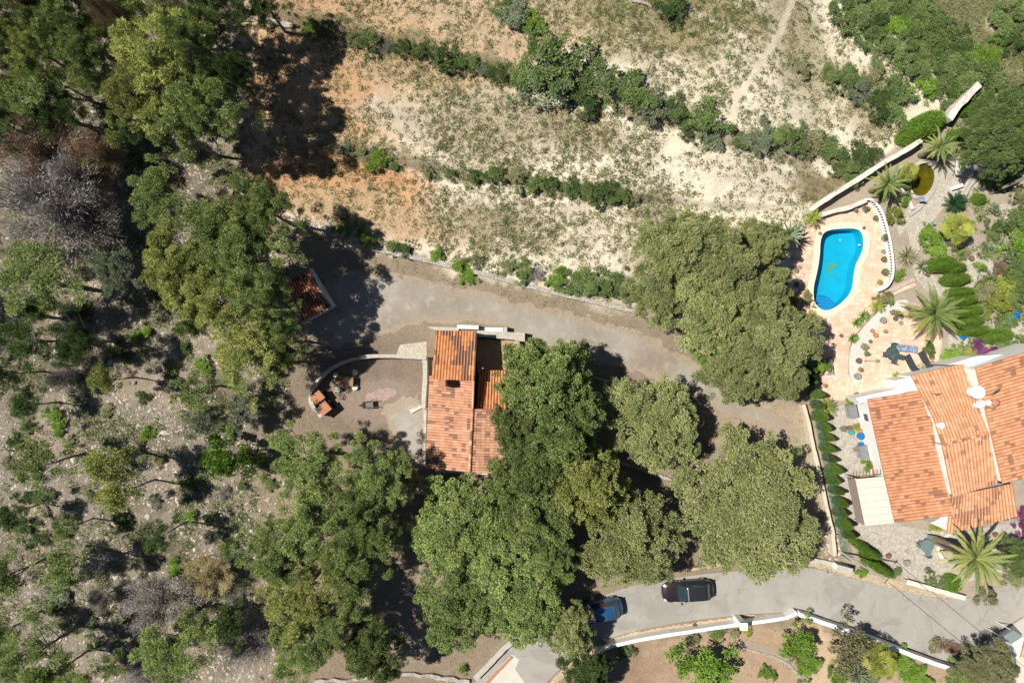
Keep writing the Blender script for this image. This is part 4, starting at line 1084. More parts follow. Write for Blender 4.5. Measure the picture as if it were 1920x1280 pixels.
STONE_CAP = M('pale mortar cap', (.50,.46,.39), (.34,.31,.26), 3, .95, bumps=.6, spot=(.2, .18, .15))
WOOD = M('brown wood', (.20,.10,.05), (.12,.06,.03), 5)
DARK = M('dark void', (.015,.014,.013), (.012,.011,.01), 5)
GLASS = M('window glass', (.05,.07,.08), (.04,.05,.06), 1, .12, spec=.6, bumps=0)
IRON = M('dark grey painted metal', (.07,.085,.08), (.05,.06,.06), 6, .6)
TERRA = M('terracotta', (.48,.22,.12), (.36,.16,.09), 6)

def tile_roof(name, A, B, C_, D_, mat, parent, per=.27, course=.42, amp=.06, seed=1, old=.0, fr=.22, ch=.3):
    """A-B upper edge, D-C lower edge (world points); ridges run from upper to lower edge"""
    A, B, C_, D_ = (np.array(v, float) for v in (A, B, C_, D_))
    nt_ = max(2, int(round((np.linalg.norm(B - A) + np.linalg.norm(C_ - D_)) / 2 / per)))
    nc = max(2, int(round((np.linalg.norm(D_ - A) + np.linalg.norm(C_ - B)) / 2 / course)))
    g = np.random.default_rng(seed); sub = 6
    u = np.linspace(0, 1, nt_ * sub + 1); nu = len(u)
    prof = amp * np.cos(2 * np.pi * u * nt_ + np.pi)
    rows = []
    for j in range(nc): rows += [(j / nc, -.004), ((j + 1) / nc, .018)]
    V = []
    jit = g.normal(size=(nc, nt_)) * .006
    for r, (v, dz) in enumerate(rows):
        L = A * (1 - v) + D_ * v; Rt = B * (1 - v) + C_ * v
        p = L[None] * (1 - u[:, None]) + Rt[None] * u[:, None]
        ti = np.minimum((u * nt_).astype(int), nt_ - 1)
        p[:, 2] += prof + dz + jit[r // 2, ti]
        V.append(p)
    V = np.concatenate(V); nr = len(rows)
    idx = np.arange(nr * nu).reshape(nr, nu)
    F = np.stack([idx[:-1, :-1], idx[1:, :-1], idx[1:, 1:], idx[:-1, 1:]], -1)
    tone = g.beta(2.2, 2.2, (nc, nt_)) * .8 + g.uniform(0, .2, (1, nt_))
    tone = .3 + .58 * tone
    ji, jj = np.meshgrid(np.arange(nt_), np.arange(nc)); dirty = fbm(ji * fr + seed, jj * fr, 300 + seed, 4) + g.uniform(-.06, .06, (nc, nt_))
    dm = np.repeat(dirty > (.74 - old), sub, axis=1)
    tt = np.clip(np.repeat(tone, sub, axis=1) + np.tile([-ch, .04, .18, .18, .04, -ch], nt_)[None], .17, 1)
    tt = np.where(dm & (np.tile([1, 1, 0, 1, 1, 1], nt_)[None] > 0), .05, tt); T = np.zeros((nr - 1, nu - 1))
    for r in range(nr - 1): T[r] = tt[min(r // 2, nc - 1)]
    F = F.reshape(-1, 4); T = T.ravel()
    # under-slab with edges
    b = len(V); low = np.array([A, B, C_, D_]) - [0, 0, .16]; top = np.array([A, B, C_, D_]) - [0, 0, amp + .015]
    V = np.concatenate([V, low, top])
    F2 = np.array([(b, b+1, b+2, b+3), (b, b+4, b+5, b+1), (b+1, b+5, b+6, b+2), (b+2, b+6, b+7, b+3), (b+3, b+7, b+4, b)])
    if np.cross(B - A, D_ - A)[2] > 0: F = F[:, ::-1]
    F = np.concatenate([F, F2]); T = np.concatenate([T, np.full(5, .4)])
    me = np_mesh(name, V, F, mat, T)
    return link(name, me, parent)
def ridge(name, a, b, mat, parent, rad=.12, seed=3):
    a = Vector(a); b = Vector(b); n = max(2, int((b - a).length / .4)); d = (b - a).normalized(); s = d.cross(Vector((0, 0, 1))).normalized()
    V, F, T = [], [], []; rr = random.Random(seed)
    for k in range(n):
        t = rr.random()
        for e, (f, g_) in enumerate(((k / n, 1.0), ((k + 1.08) / n, .84))):
            c = a.lerp(b, f)
            for q in range(7):
                an = math.pi * q / 6
                V.append(tuple(c + s * math.cos(an) * rad * g_ + Vector((0, 0, 1)) * (math.sin(an) * rad * g_ * .8 + .02)))
        m_ = k * 14
        for q in range(6): F.append((m_ + q, m_ + q + 1, m_ + 8 + q, m_ + 7 + q)); T.append(t)
    return link(name, np_mesh(name, np.array(V), np.array(F), mat, np.array(T)), parent)
def walls_under(mb, corners, inset=.22, drop=.2, z0=-.2, floor_z=None):
    c = [Vector(p) for p in corners]; m = sum(c, Vector()) / len(c)
    pts = []; zt = []
    for p in c:
        d = (m - p); d.z = 0; l = d.length; q = p + d * (inset * 1.4 / l)
        pts.append((q.x, q.y)); zt.append(p.z - drop)
    mb.prism(pts, z0, zt); return mb
def wall_window(par, a, b, t, z, w, h, style='shutter', out=1, name='window'):
    """window on the wall line a-b (world xy) at fraction t"""
    a = Vector(a[:2]); b = Vector(b[:2]); d = (b - a).normalized(); nn = Vector((d.y, -d.x)) * out
    p = a.lerp(b, t) + nn * .03; rz = math.atan2(d.y, d.x)
    f = MB().box((p.x, p.y, z), (w, .10, h), rz).build(name, WOOD if style == 'shutter' else WHITE, par)
    q = p + nn * .035
    MB().box((q.x, q.y, z), (w * .82, .07, h * .84), rz).build('pane', GLASS, f)
    sl = p + nn * .10
    MB().box((sl.x, sl.y, z - h / 2 - .04), (w + .2, .24, .07), rz).build('sill', TERRA if style == 'shutter' else WHITE, f)
    return f

# --- the old house in the middle
old = empty('old_house', (0, 0, 0), 0, 'old stone house with patched orange tile roofs half hidden under trees', 'house')
q = lambda x, y, z: P(x, y, z)
# upper wing (tiles run north-south)
UA, UB, UC, UD = q(809,711,4.5), q(889,713,4.5), q(894,621,3.7), q(817,619,3.7)
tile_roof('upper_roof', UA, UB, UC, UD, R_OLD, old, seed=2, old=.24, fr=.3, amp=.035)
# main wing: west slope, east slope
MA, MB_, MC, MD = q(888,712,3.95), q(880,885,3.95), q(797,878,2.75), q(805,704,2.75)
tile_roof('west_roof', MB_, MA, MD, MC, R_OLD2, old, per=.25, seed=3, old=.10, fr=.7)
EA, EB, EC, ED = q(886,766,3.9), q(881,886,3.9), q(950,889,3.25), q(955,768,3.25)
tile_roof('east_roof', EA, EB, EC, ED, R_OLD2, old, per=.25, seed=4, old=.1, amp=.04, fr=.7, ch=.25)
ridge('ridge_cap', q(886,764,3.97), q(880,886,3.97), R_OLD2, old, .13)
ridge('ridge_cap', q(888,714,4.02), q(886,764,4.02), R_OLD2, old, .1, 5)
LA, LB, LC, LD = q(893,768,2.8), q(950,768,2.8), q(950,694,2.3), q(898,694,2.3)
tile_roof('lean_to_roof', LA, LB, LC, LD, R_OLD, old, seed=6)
mb = MB(); walls_under(mb, [UA, UB, UC, UD], .12); walls_under(mb, [MB_, MA, MD, MC], .2)
walls_under(mb, [EA, EB, EC, ED], .3); walls_under(mb, [LA, LB, LC, LD], .25)
mb.build('wall', WHITE_OLD, old)
ch = MB(); c = q(831, 717, 4.0); ch.box((c.x, c.y, 4.0), (.62, .55, 1.9))
cho = ch.build('chimney', WHITE_OLD, old)
tp = MB().box((c.x, c.y, 4.97), (.72, .62, .06)).box((c.x, c.y, 5.35), (.66, .5, .06)); [tp.box((c.x + sx * .27, c.y + sy * .22, 5.16), (.09, .09, .32)) for sx in (-1, 1) for sy in (-1, 1)]
tp.build('chimney_cap', TERRA, cho)
MB().box((c.x, c.y, 5.01), (.5, .44, .03)).build('flue', DARK, cho)
# back terrace with low stone parapet
slabw = W2([(893,634),(968,640),(970,700),(895,700)], .55)
MB().prism(slabw, -.2, .55).build('terrace_floor', surf_mat('ochre terrace tiles', [(.52,.33,.19), (.44,.27,.15), (.58,.40,.26)], (1, 3), .1, brick=(.3, 0), jointc=(.6, .55, .5)), old)
mb = MB(); mb.prism(W2([(894,619),(984,624),(984,640),(966,639),(966,637),(894,631)], 1.15), -.2, 1.15); mb.prism(W2([(966,640),(974,640.5),(976,700),(968,700)], 1.05), -.2, 1.05)
mb.build('parapet', STONE_CAP, old)
for x0, x1, y in ((857, 897, 612), (909, 943, 616.5)):
    MB().prism(W2([(x0, y-3), (x1, y-2), (x1, y+5), (x0, y+4)], .9), -.2, .9).build('garden_bench', WHITE, old)
MB().prism(W2([(800,612),(860,614),(860,622),(812,618)], .3), -.2, .3).prism(W2([(944,613),(951,613),(951,622),(944,622)], 1.0), -.2, 1.0).build('plinth', STONE_CAP, old)
MB().prism(W2([(815,877),(915,886),(915,890),(815,885)], .35), -.2, .35).build('plinth', WHITE_OLD, old)
mb = MB().tube([q(905,690,2.6), q(905,690,3.4)], .06, 8); mb.build('vent_pipe', M('zinc', (.45,.47,.48), None, 5, .5), old)
wall_window(old, (MD.x + .25, MD.y), (MC.x + .25, MC.y), .35, 1.5, .9, 1.0, out=-1)
wall_window(old, (MD.x + .25, MD.y), (MC.x + .25, MC.y), .72, 1.5, .9, 1.0, out=-1)

# --- small tiled shed up the drive
shed = empty('tiled_shed', (0, 0, 0), 0, 'small square shed with red tiled roof in deep shade by the drive', 'shed')
SA, SB, SC, SD = q(578,508,3.1), q(530,528,2.9), q(566,604,2.4), q(621,573,2.6)
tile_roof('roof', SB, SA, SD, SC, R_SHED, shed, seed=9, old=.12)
mb = MB(); walls_under(mb, [SA, SB, SC, SD], .12); mb.build('wall', WHITE_OLD, shed)
mb = ribbon([q(579,506,3), q(586,512,3), q(601,546,2.8), q(623,573,2.7)], .16, 2.2, 3.0, .0); mb.build('barge_board', M('blue grey fascia', (.42,.46,.44), (.33,.37,.36), 4), shed)
mb = ribbon([q(566,606,2.4), q(622,575,2.5)], .2, 2.1, 2.52); mb.build('eave_board', STONE_CAP, shed)

# --- the walled yard and its barbecue
def top_at(pts, z): return [P(x, y, z) for x, y in pts]
yard_w = empty('yard_wall', (0, 0, 0), 0, 'curved masonry wall with pale cap round the oval yard', 'wall', kind='thing')
line = [(798,672),(750,669),(700,668),(665,672),(638,680),(612,695),(592,715),(582,735),(580,750),(586,764),(600,779)]
ribbon(top_at(smoothpoly(line, 1, False), 1.25), .24, -.3, 1.25, .015).build('wall_body', STONE_CAP, yard_w)
ribbon(top_at(smoothpoly([(799,671),(750,668),(700,667),(672,670)], 1, False), 1.31), .34, 1.25, 1.31, .02).build('cap', STONE_CAP, yard_w)
ribbon(top_at(smoothpoly([(583,752),(589,766),(603,781)], 1, False), 1.31), .36, 1.25, 1.31, .03).build('cap', STONE_CAP, yard_w)
yw = empty('low_wall', (0, 0, 0), 0, 'straight pale low wall between the walled yard and the old house', 'wall', kind='thing')
ribbon(top_at([(796,671),(797,700),(795,740),(793,765)], .6), .42, -.3, .6, .02).build('wall_body', STONE_CAP, yw)
ribbon(top_at([(800,671),(801,700),(799,740),(797,765)], .42), .14, -.3, .42, .01).build('step_edge', WHITE_OLD, yw)
tag(ribbon(top_at([(797,768),(796,800),(795,840),(794,874)], .35), .3, -.3, .35, .02).build('kerb_wall', STONE_CAP), 'low pale kerb wall along the west side of the old house', 'wall', kind='thing')
bbq = empty('brick_barbecue', P(606, 757, 0), 0, 'brick barbecue with two orange tiled hoods at the curved wall end', 'barbecue')
bm = M('orange brick', (.50,.22,.11), (.36,.15,.08), 5); rz = math.radians(-52)
for dx, dy, hh in ((-9, -13, 1.15), (4, 8, 1.25)):
    p = P(606 + dx, 757 + dy, .9)
    into(bbq, MB().box((p.x, p.y, hh / 2), (.75, .95, hh), rz), 'brick_body', bm)
    into(bbq, MB().box((p.x, p.y, hh + .06), (.9, 1.05, .10), rz, .12), 'tiled_top', TERRA)
p = P(604, 757, .7); into(bbq, MB().box((p.x, p.y, .42), (.8, .8, .84), rz), 'counter', STONE_CAP)
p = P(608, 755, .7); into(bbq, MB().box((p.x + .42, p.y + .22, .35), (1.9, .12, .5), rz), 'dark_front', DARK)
tb = empty('wooden_table', P(646, 715, 0), 0, 'weathered brown wooden table standing inside the oval yard', 'table')
into(tb, MB().box(P(646, 715, .75), (1.6, .85, .06), -.06), 'tabletop', M('weathered brown plank', (.36,.21,.11), (.22,.13,.07), 4))
for sx in (-1, 1):
    for sy in (-1, 1):
        p = P(646, 715, .36); into(tb, MB().box((p.x + sx * .7, p.y + sy * .33, .36), (.08, .08, .72)), 'leg', WOOD)
for (x, y, s_, lb) in ((630,703,.28,'white stone block left of the wooden table'),(666,697,.3,'pale stone block above the wooden table'),(634,730,.34,'white stone block below the wooden table'),(667,726,.34,'pale grey block right of the wooden table'),(641,731,.2,'small dark pot below the wooden table')):
    mb = MB().lathe([(s_ * .8, 0), (s_, s_ * .6), (s_ * .75, s_ * 1.1)], (0, 0, 0), 7)
    tag(mb.build('stone_block', IRON if 'dark' in lb else WHITE_OLD, None, loc=P(x, y)), lb, 'stone block' if 'dark' not in lb else 'pot')
wb = empty('wheelbarrow', P(692, 758, 0), .1, 'dark grey wheelbarrow left in the middle of the yard', 'wheelbarrow')
t = MB().add([(-.5,-.32,.55),(.5,-.36,.6),(.5,.36,.6),(-.5,.32,.55),(-.25,-.2,.28),(.28,-.22,.28),(.28,.22,.28),(-.25,.2,.28)], [(0,1,5,4),(1,2,6,5),(2,3,7,6),(3,0,4,7),(4,5,6,7)])
t.build('tray', M('grey steel', (.16,.16,.16), (.1,.1,.1), 4, .6), wb)
for sy in (-1, 1): MB().tube([(-.75,sy*.08,.2),(0,sy*.22,.3),(.95,sy*.3,.55)], .03, 6).build('handle', WOOD, wb)
MB().tube([(-.78,-.05,.2),(-.78,.05,.2)], .2, 14).build('wheel', IRON, wb)
tag(MB().box((0,0,.12), (1.1,.35,.24), .5).build('stone_bench', WHITE_OLD, None, loc=P(780,766)), 'pale slanting stone slab near the low yard wall', 'stone slab')

# --- the stone walls of the drive and field
def wall_thing(name, pts, w, h, mat, label, z0=-.4, jit=.03, gz=True, seed=1, cap=None):
    f = (lambda x, y: float(hgt(x, y)) + h) if gz else h
    top = [PG(x, y, h) if gz else P(x, y, h) for x, y in pts]
    if cap:
        e = empty(name, (0, 0, 0), 0, label, 'wall', kind='thing')
        ribbon(top, w, z0, f, jit, seed=seed).build('wall_body', mat, e)
        ff = (lambda x, y: f(x, y) + .06) if gz else h + .06
        ribbon(top, w + .08, f, ff, jit * .5, seed=seed + 1).build('cap', cap, e)
        return e
    return tag(ribbon(top, w, z0, f, jit, seed=seed).build(name, mat), label, 'wall', kind='thing')
dw = [(668,459),(700,466),(750,477),(800,488),(860,502),(920,516),(985,535),(1050,551),(1120,567),(1195,585)]
tag(ribbon([P(x, y, .62) for x, y in dw], .42, -.3, .62, .03, .35).build('dry_stone_wall', M_DRYSTONE), 'long pale stone retaining wall along the top of the dirt drive', 'wall', kind='thing')
wall_thing('dry_stone_wall', [(468,26),(490,36),(520,42),(548,48)], .5, .35, M_DRYSTONE, 'short pale dry stone wall at the top left of the field', jit=.06)
wall_thing('dry_stone_wall', [(1186,0),(1215,8),(1240,26)], .3, .2, M_DRYSTONE, 'thin stone edge at the top of the field left of the dark bush', jit=.05)
wall_thing('garden_track_edge', [(1080,697),(1120,708),(1165,723)], .25, .2, M_DRYSTONE, 'thin pale stone edging in shade beside the drive bend', jit=.03, gz=False)
wall_thing('garden_track_edge', [(1165,868),(1200,878),(1265,902)], .3, .3, M_DRYSTONE, 'grey stone edging in the shade below the drive bend', jit=.03, gz=False)
wall_thing('dry_stone_wall', [(890,1272),(915,1247),(945,1215),(978,1188),(1000,1172)], .42, .55, M_DRYSTONE, 'roadside stone wall running up from the bottom edge to the trees', jit=.03, gz=False, cap=STONE_CAP)
wall_thing('dry_stone_wall', [(590,1276),(660,1275),(740,1262),(800,1266),(880,1278)], .34, .3, M_DRYSTONE, 'crumbling stone wall along the bottom of the dirt clearing', jit=.12, gz=False)
wall_thing('brick_kerb', [(905,1290),(930,1262),(960,1231)], .22, .15, TERRA, 'red brick edging beside the white pavement at the bottom', jit=.01, gz=False)
wall_thing('roadside_wall', [(1285,1069),(1330,1062),(1362,1056)], .3, .5, M_VERGE, 'low sandy wall with a step just above the dark car', gz=False)
wall_thing('roadside_wall', [(1510,1046),(1545,1054),(1590,1062)], .4, .5, STONE_CAP, 'grey stone wall where the garden fence meets the road', gz=False)
wall_thing('roadside_wall', [(1700,1090),(1750,1104),(1810,1121)], .35, .6, STONE_CAP, 'pale stone wall along the road below the huge palm', gz=False, cap=WHITE_OLD)
# white garden boundary walls
BW = WHITE_OLD
wall_thing('white_wall', [(1518,395),(1560,366),(1608,337),(1660,303),(1700,281),(1728,262)], .42, 1.3, BW, 'long whitewashed boundary wall between the field and the pool', gz=False, jit=.03)
wall_thing('white_wall', [(1780,222),(1800,196),(1818,176),(1838,157)], .62, 1.5, BW, 'short thick white wall with stones at the top right garden corner', gz=False, jit=.06)
wall_thing('terrace_wall', [(1532,405),(1560,397),(1595,388),(1625,375)], .4, .8, BW, 'pinkish stone wall along the upper edge of the pool patio', gz=False, jit=.04)
# fence and path along the west of the garden
wall_thing('boundary_wall', [(1507,758),(1518,800),(1528,850),(1540,900),(1552,960),(1562,1000),(1566,1042)], .34, .7, M('sandy render', (.60,.52,.40), (.5,.43,.33), 3), 'long narrow sandy wall between the trees and the clipped conifer hedge', gz=False)
fe = empty('wire_fence', (0, 0, 0), 0, 'green wire mesh fence standing beside the narrow sandy wall', 'fence')
FL = [(1514,712),(1520,750),(1528,800),(1540,860),(1554,930),(1568,1000),(1578,1040)]
gm = M('green painted wire', (.03,.12,.07), (.02,.09,.05), 5, .6)
for x, y in FL:
    p = P(x, y, .0); MB().tube([(p.x, p.y, 0), (p.x, p.y, 1.7)], .03, 6).build('post', gm, fe)
mb = MB()
for (a, b_) in zip(FL, FL[1:]):
    pa, pb = P(*a), P(*b_)
    for z in np.linspace(.2, 1.65, 12): mb.tube([(pa.x, pa.y, z), (pb.x, pb.y, z)], .008, 3, False)
    for t in np.linspace(0, 1, 24, endpoint=False):
        p = pa.lerp(pb, t); mb.tube([(p.x, p.y, .15), (p.x, p.y, 1.66)], .007, 3, False)
mb.build('wire_mesh', gm, fe)
# white wall south of the road
RW = [(1118,1222),(1150,1210),(1200,1199),(1260,1189),(1320,1180),(1380,1171),(1430,1165),(1475,1158),(1494,1148)]
wall_thing('white_wall', RW, .32, .9, WHITE, 'curving white wall beside the verge below the dark car', gz=False, jit=.01)
wall_thing('white_wall', [(1500,1152),(1540,1166),(1600,1186),(1660,1208),(1710,1228),(1760,1246),(1800,1258)], .38, 1.1, WHITE, 'straight white wall with shaded side running to the bottom right', gz=False, jit=.01)
pl = empty('gate_pillar', P(1380, 1156, 0), 0, 'square white gate pillar with a shadow on the verge', 'pillar', kind='thing')
into(pl, MB().box((*P(1380, 1156)[:2], 1.05), (.55, .55, 2.1)), 'shaft', WHITE); into(pl, MB().box((*P(1380, 1156)[:2], 2.15), (.68, .68, .12)), 'cap', WHITE)
pl = empty('gate_pillar', P(1567, 1055, 0), 0, 'wide white gate post with arched top beside the garden corner', 'pillar', kind='thing')
into(pl, MB().box((*P(1570, 1058)[:2], .7), (1.3, .5, 1.4), -.25), 'shaft', WHITE); into(pl, MB().box((*P(1570, 1058)[:2], 1.46), (1.4, .6, .1), -.25), 'cap', STONE_CAP)

# --- the big white villa
villa = empty('white_villa', (0, 0, 0), 0, 'large white villa with several orange tiled roofs and round chimney', 'house')
A1, A2, A3, A4 = q(1627,748,2.8), q(1734,731,3.3), q(1788,966,3.3), q(1678,980,2.8)
B1, B2, B3, B4 = q(1709,704,3.0), q(1809,680,3.0), q(1834,765,4.3), q(1752,785,4.3)
C1, C2, C3, C4 = q(1751,784,4.0), q(1850,762,4.0), q(1871,807,4.5), q(1767,834,4.5)
D1, D2, D3, D4 = q(1767,834,4.5), q(1868,809,4.5), q(1871,906,4.2), q(1787,931,4.2)
E1, E2, E3, E4 = q(1785,930,3.4), q(1899,906,3.4), q(1909,967,3.0), q(1776,1001,3.0)
F1, F2, F3, F4 = q(1830,689,5.0), q(1990,640,6.2), q(2030,870,6.2), q(1881,907,5.0)
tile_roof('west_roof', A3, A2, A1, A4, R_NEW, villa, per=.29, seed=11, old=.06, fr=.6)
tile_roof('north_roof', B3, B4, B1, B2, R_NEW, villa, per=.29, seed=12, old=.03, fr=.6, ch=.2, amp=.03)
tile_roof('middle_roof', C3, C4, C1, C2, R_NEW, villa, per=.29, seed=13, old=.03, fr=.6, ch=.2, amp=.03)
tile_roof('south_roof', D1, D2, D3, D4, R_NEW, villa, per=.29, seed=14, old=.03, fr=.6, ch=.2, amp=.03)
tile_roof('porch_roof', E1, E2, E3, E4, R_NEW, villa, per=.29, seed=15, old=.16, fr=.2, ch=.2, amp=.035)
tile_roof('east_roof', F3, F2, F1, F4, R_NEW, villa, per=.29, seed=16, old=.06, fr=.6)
ridge('ridge_cap', C4, C3, R_NEW, villa, .13, 8)
ridge('verge_cap', A2, A3, R_NEW, villa, .12, 9)
mb = MB()
for cs, ins in (([A1, A2, A3, A4], .25), ([B1, B2, B3, B4], .12), ([C1, C2, C3, C4], .12), ([D1, D2, D3, D4], .12), ([E1, E2, E3, E4], .25), ([F1, F2, F3, F4], .15)):
    walls_under(mb, cs, ins, .2)
mb.build('wall', WHITE, villa)
mb = MB(); mb.prism(W2([(1680,713),(1706,707),(1716,730),(1690,737)], 2.4), -.2, 2.4); mb.build('porch_block', WHITE, villa)
mb = MB(); mb.prism(W2([(1604,746),(1690,727),(1700,722),(1712,732),(1630,752),(1612,756)], 2.3), -.2, 2.3)
mb.build('north_ledge', WHITE, villa)
mb = MB(); mb.prism(W2([(1776,684),(1830,668),(1905,662),(1830,690),(1812,694),(1809,682)], 3.1), -.2, 3.1); mb.build('back_ledge', WHITE, villa)
r_ = (A1 - A4); aw, bw = (A1.x + .28, A1.y - .3), (A4.x + .28, A4.y + .3)
for t_, w_, h_ in ((.14, .8, .9), (.46, 1.2, 1.2), (.60, 1.2, 1.2)):
    wall_window(villa, bw, aw, 1 - t_, 1.45, w_, h_, 'white' if t_ < .5 else 'shutter', out=-1)
for t_ in (.66, .84):
    wall_window(villa, bw, aw, 1 - t_, 1.5, .7 if t_ > .8 else 1.4, 1.5, 'shutter', out=-1)
c = P(1831, 735, 5.6)
cm = MB().lathe([(.48, -.6), (.48, .1), (.6, .12), (.6, .22), (.55, .32), (.28, .42), (0.05, .45)], (c.x, c.y, 5.6), 24)
cy_ = cm.build('round_chimney', WHITE, villa, True)
for x, y in ((1840, 757), (1851, 755), (1834, 760)):
    c = P(x, y, 5.3); MB().box((c.x, c.y, 5.2), (.36, .32, .6)).lathe([(.22, 0), (.26, .06), (.1, .2), (0.02, .22)], (c.x, c.y, 5.5), 12).build('chimney', WHITE, villa)
c = P(1861, 754, 5.2); MB().lathe([(.28, -.3), (.3, .1), (.36, .14), (.1, .4)], (c.x, c.y, 5.5), 10).build('chimney_pot', TERRA, villa)
c = P(1752, 738, 4.0)
MB().tube([(c.x, c.y, 3.4), (c.x, c.y, 4.7)], .03, 6).box((c.x, c.y, 4.6), (.5, .03, .03), .4).build('aerial', IRON, villa)
c = P(1762, 797, 4.3); sk = MB().lathe([(.22, -.4), (.22, .15), (.28, .17), (.28, .22)], (c.x, c.y, 4.4), 12).build('flue_pipe', WHITE, villa)
mb = MB().tube([P(1849, 742, 5.4), P(1866, 738, 6.1), P(1872, 730, 6.2)], .02, 5); 
for t in np.linspace(0, 1, 7): 
    p = P(1866, 738, 6.1).lerp(P(1872, 730, 6.2), t); mb.tube([p + Vector((-.3, -.15, 0)), p + Vector((.3, .15, 0))], .012, 4)
mb.build('tv_aerial', IRON, villa)
# cream awning on the west side
aw_ = empty('awning', (0, 0, 0), 0, 'cream awning roof leaning on the southwest wall of the villa', 'awning')
a, b_, c, d = q(1604,898,2.45), q(1657,893,2.75), q(1677,980,2.75), q(1622,985,2.45)
mb = MB(); mb.v = [tuple(v) for v in (a, b_, c, d)] + [tuple(v - Vector((0, 0, .05))) for v in (a, b_, c, d)]
mb.f = [(3, 2, 1, 0), (4, 5, 6, 7), (0, 1, 5, 4), (1, 2, 6, 5), (2, 3, 7, 6), (3, 0, 4, 7)]
mb.build('awning_cover', M('cream canvas', (.72,.58,.48), (.66,.53,.43), 2, .8, bumps=.1), aw_)
for t in np.linspace(.06, .94, 7):
    p0, p1 = a.lerp(d, t), b_.lerp(c, t); MB().tube([p0 + Vector((0, 0, .02)), p1 + Vector((0, 0, .02))], .03, 5).build('rib', M('cream bar', (.62,.50,.42), None, 3), aw_)
mb = MB(); mb.v = [tuple(a - Vector((.03, 0, .06))), tuple(d - Vector((.03, 0, .06))), (d.x - .03, d.y, .9), (a.x - .03, a.y, .9)]; mb.f = [(0, 1, 2, 3)]
mb.v += [(x + .04, y, z) for x, y, z in mb.v[:4]]; mb.f += [(7, 6, 5, 4), (0, 3, 7, 4), (1, 5, 6, 2)]
mb.build('side_blind', M('taupe blind', (.33,.27,.23), (.27,.22,.19), 3), aw_)
for p in (a, d): MB().tube([(p.x + .05, p.y, 0), (p.x + .05, p.y, 2.38)], .05, 8).build('post', WHITE, aw_)
mb = MB()
for k in range(10):
    p0 = q(1592 + k * 6.4, 897 - k * .9, 2.3); mb.tube([p0, p0 + Vector((.12, .45, -.1))], .025, 5)
mb.tube([q(1590, 898, 2.3), q(1652, 889, 2.3)], .03, 5); mb.build('beam', WOOD, aw_)
# porch side wall, grey shaded recess
mb = MB(); mb.prism(W2([(1744,980),(1771,968),(1771,984)], 1.6), -.2, 1.6); mb.build('porch_wall', WHITE_OLD, villa)

# --- outbuilding in the lower right corner
ob = empty('tiled_outbuilding', (0, 0, 0), 0, 'white outbuilding with striped tile roof and grey flat panel, bottom right corner', 'outbuilding')
a, b_, c, d = q(1898,1213,2.6), q(1960,1170,2.6), q(1990,1230,2.2), q(1910,1232,2.2)
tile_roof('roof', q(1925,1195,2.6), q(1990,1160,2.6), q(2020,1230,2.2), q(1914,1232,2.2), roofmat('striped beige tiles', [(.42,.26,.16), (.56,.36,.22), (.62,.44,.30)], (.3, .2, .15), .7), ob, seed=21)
mb = MB(); mb.prism(W2([(1898,1206),(1990,1150),(2020,1226),(1911,1230)], 2.0), -.2, 2.0); mb.build('wall', WHITE, ob)
mb = MB(); mb.prism(W2([(1878,1195),(1900,1181),(1918,1192),(1896,1207)], 2.2), 2.1, 2.2); mb.build('flat_panel', M('grey green glass panel', (.22,.27,.25), (.18,.23,.22), 2, .3), ob)
for x, y in ((1880,1195),(1900,1183),(1896,1205)):
    p = P(x, y, 2.1); MB().tube([(p.x, p.y, 0), (p.x, p.y, 2.1)], .04, 6).build('post', WHITE, ob)
wall_thing('white_wall', [(1856,1224),(1872,1214),(1889,1204),(1898,1218),(1908,1232)], .3, 1.0, WHITE, 'angled white wall in front of the corner outbuilding', gz=False, jit=.01)
# pole and cable
up = empty('utility_pole', P(1577, 1035, 0), 0, 'slender pale concrete pole leaning outwards over the conifer corner', 'pole')
tpole = P(1665, 1090, 8.0); bpole = P(1577, 1034, 0)
into(up, MB().tube([bpole, (tpole.x, tpole.y, 8.0)], [.09, .06], 10), 'shaft', M('pale concrete', (.5,.48,.44), (.42,.4,.37), 5))
into(up, MB().box((tpole.x, tpole.y, 7.8), (.5, .05, .06), .9), 'bracket', IRON)
end = P(1990, 1356, 8.0); pts = [Vector((tpole.x, tpole.y, 7.9)).lerp(end, t) - Vector((0, 0, 1.2 * t * (1 - t))) for t in np.linspace(0, 1, 24)]
tag(MB().tube(pts, .022, 6).build('power_cable', IRON), 'thin dark cable strung from the pole across the road', 'cable')

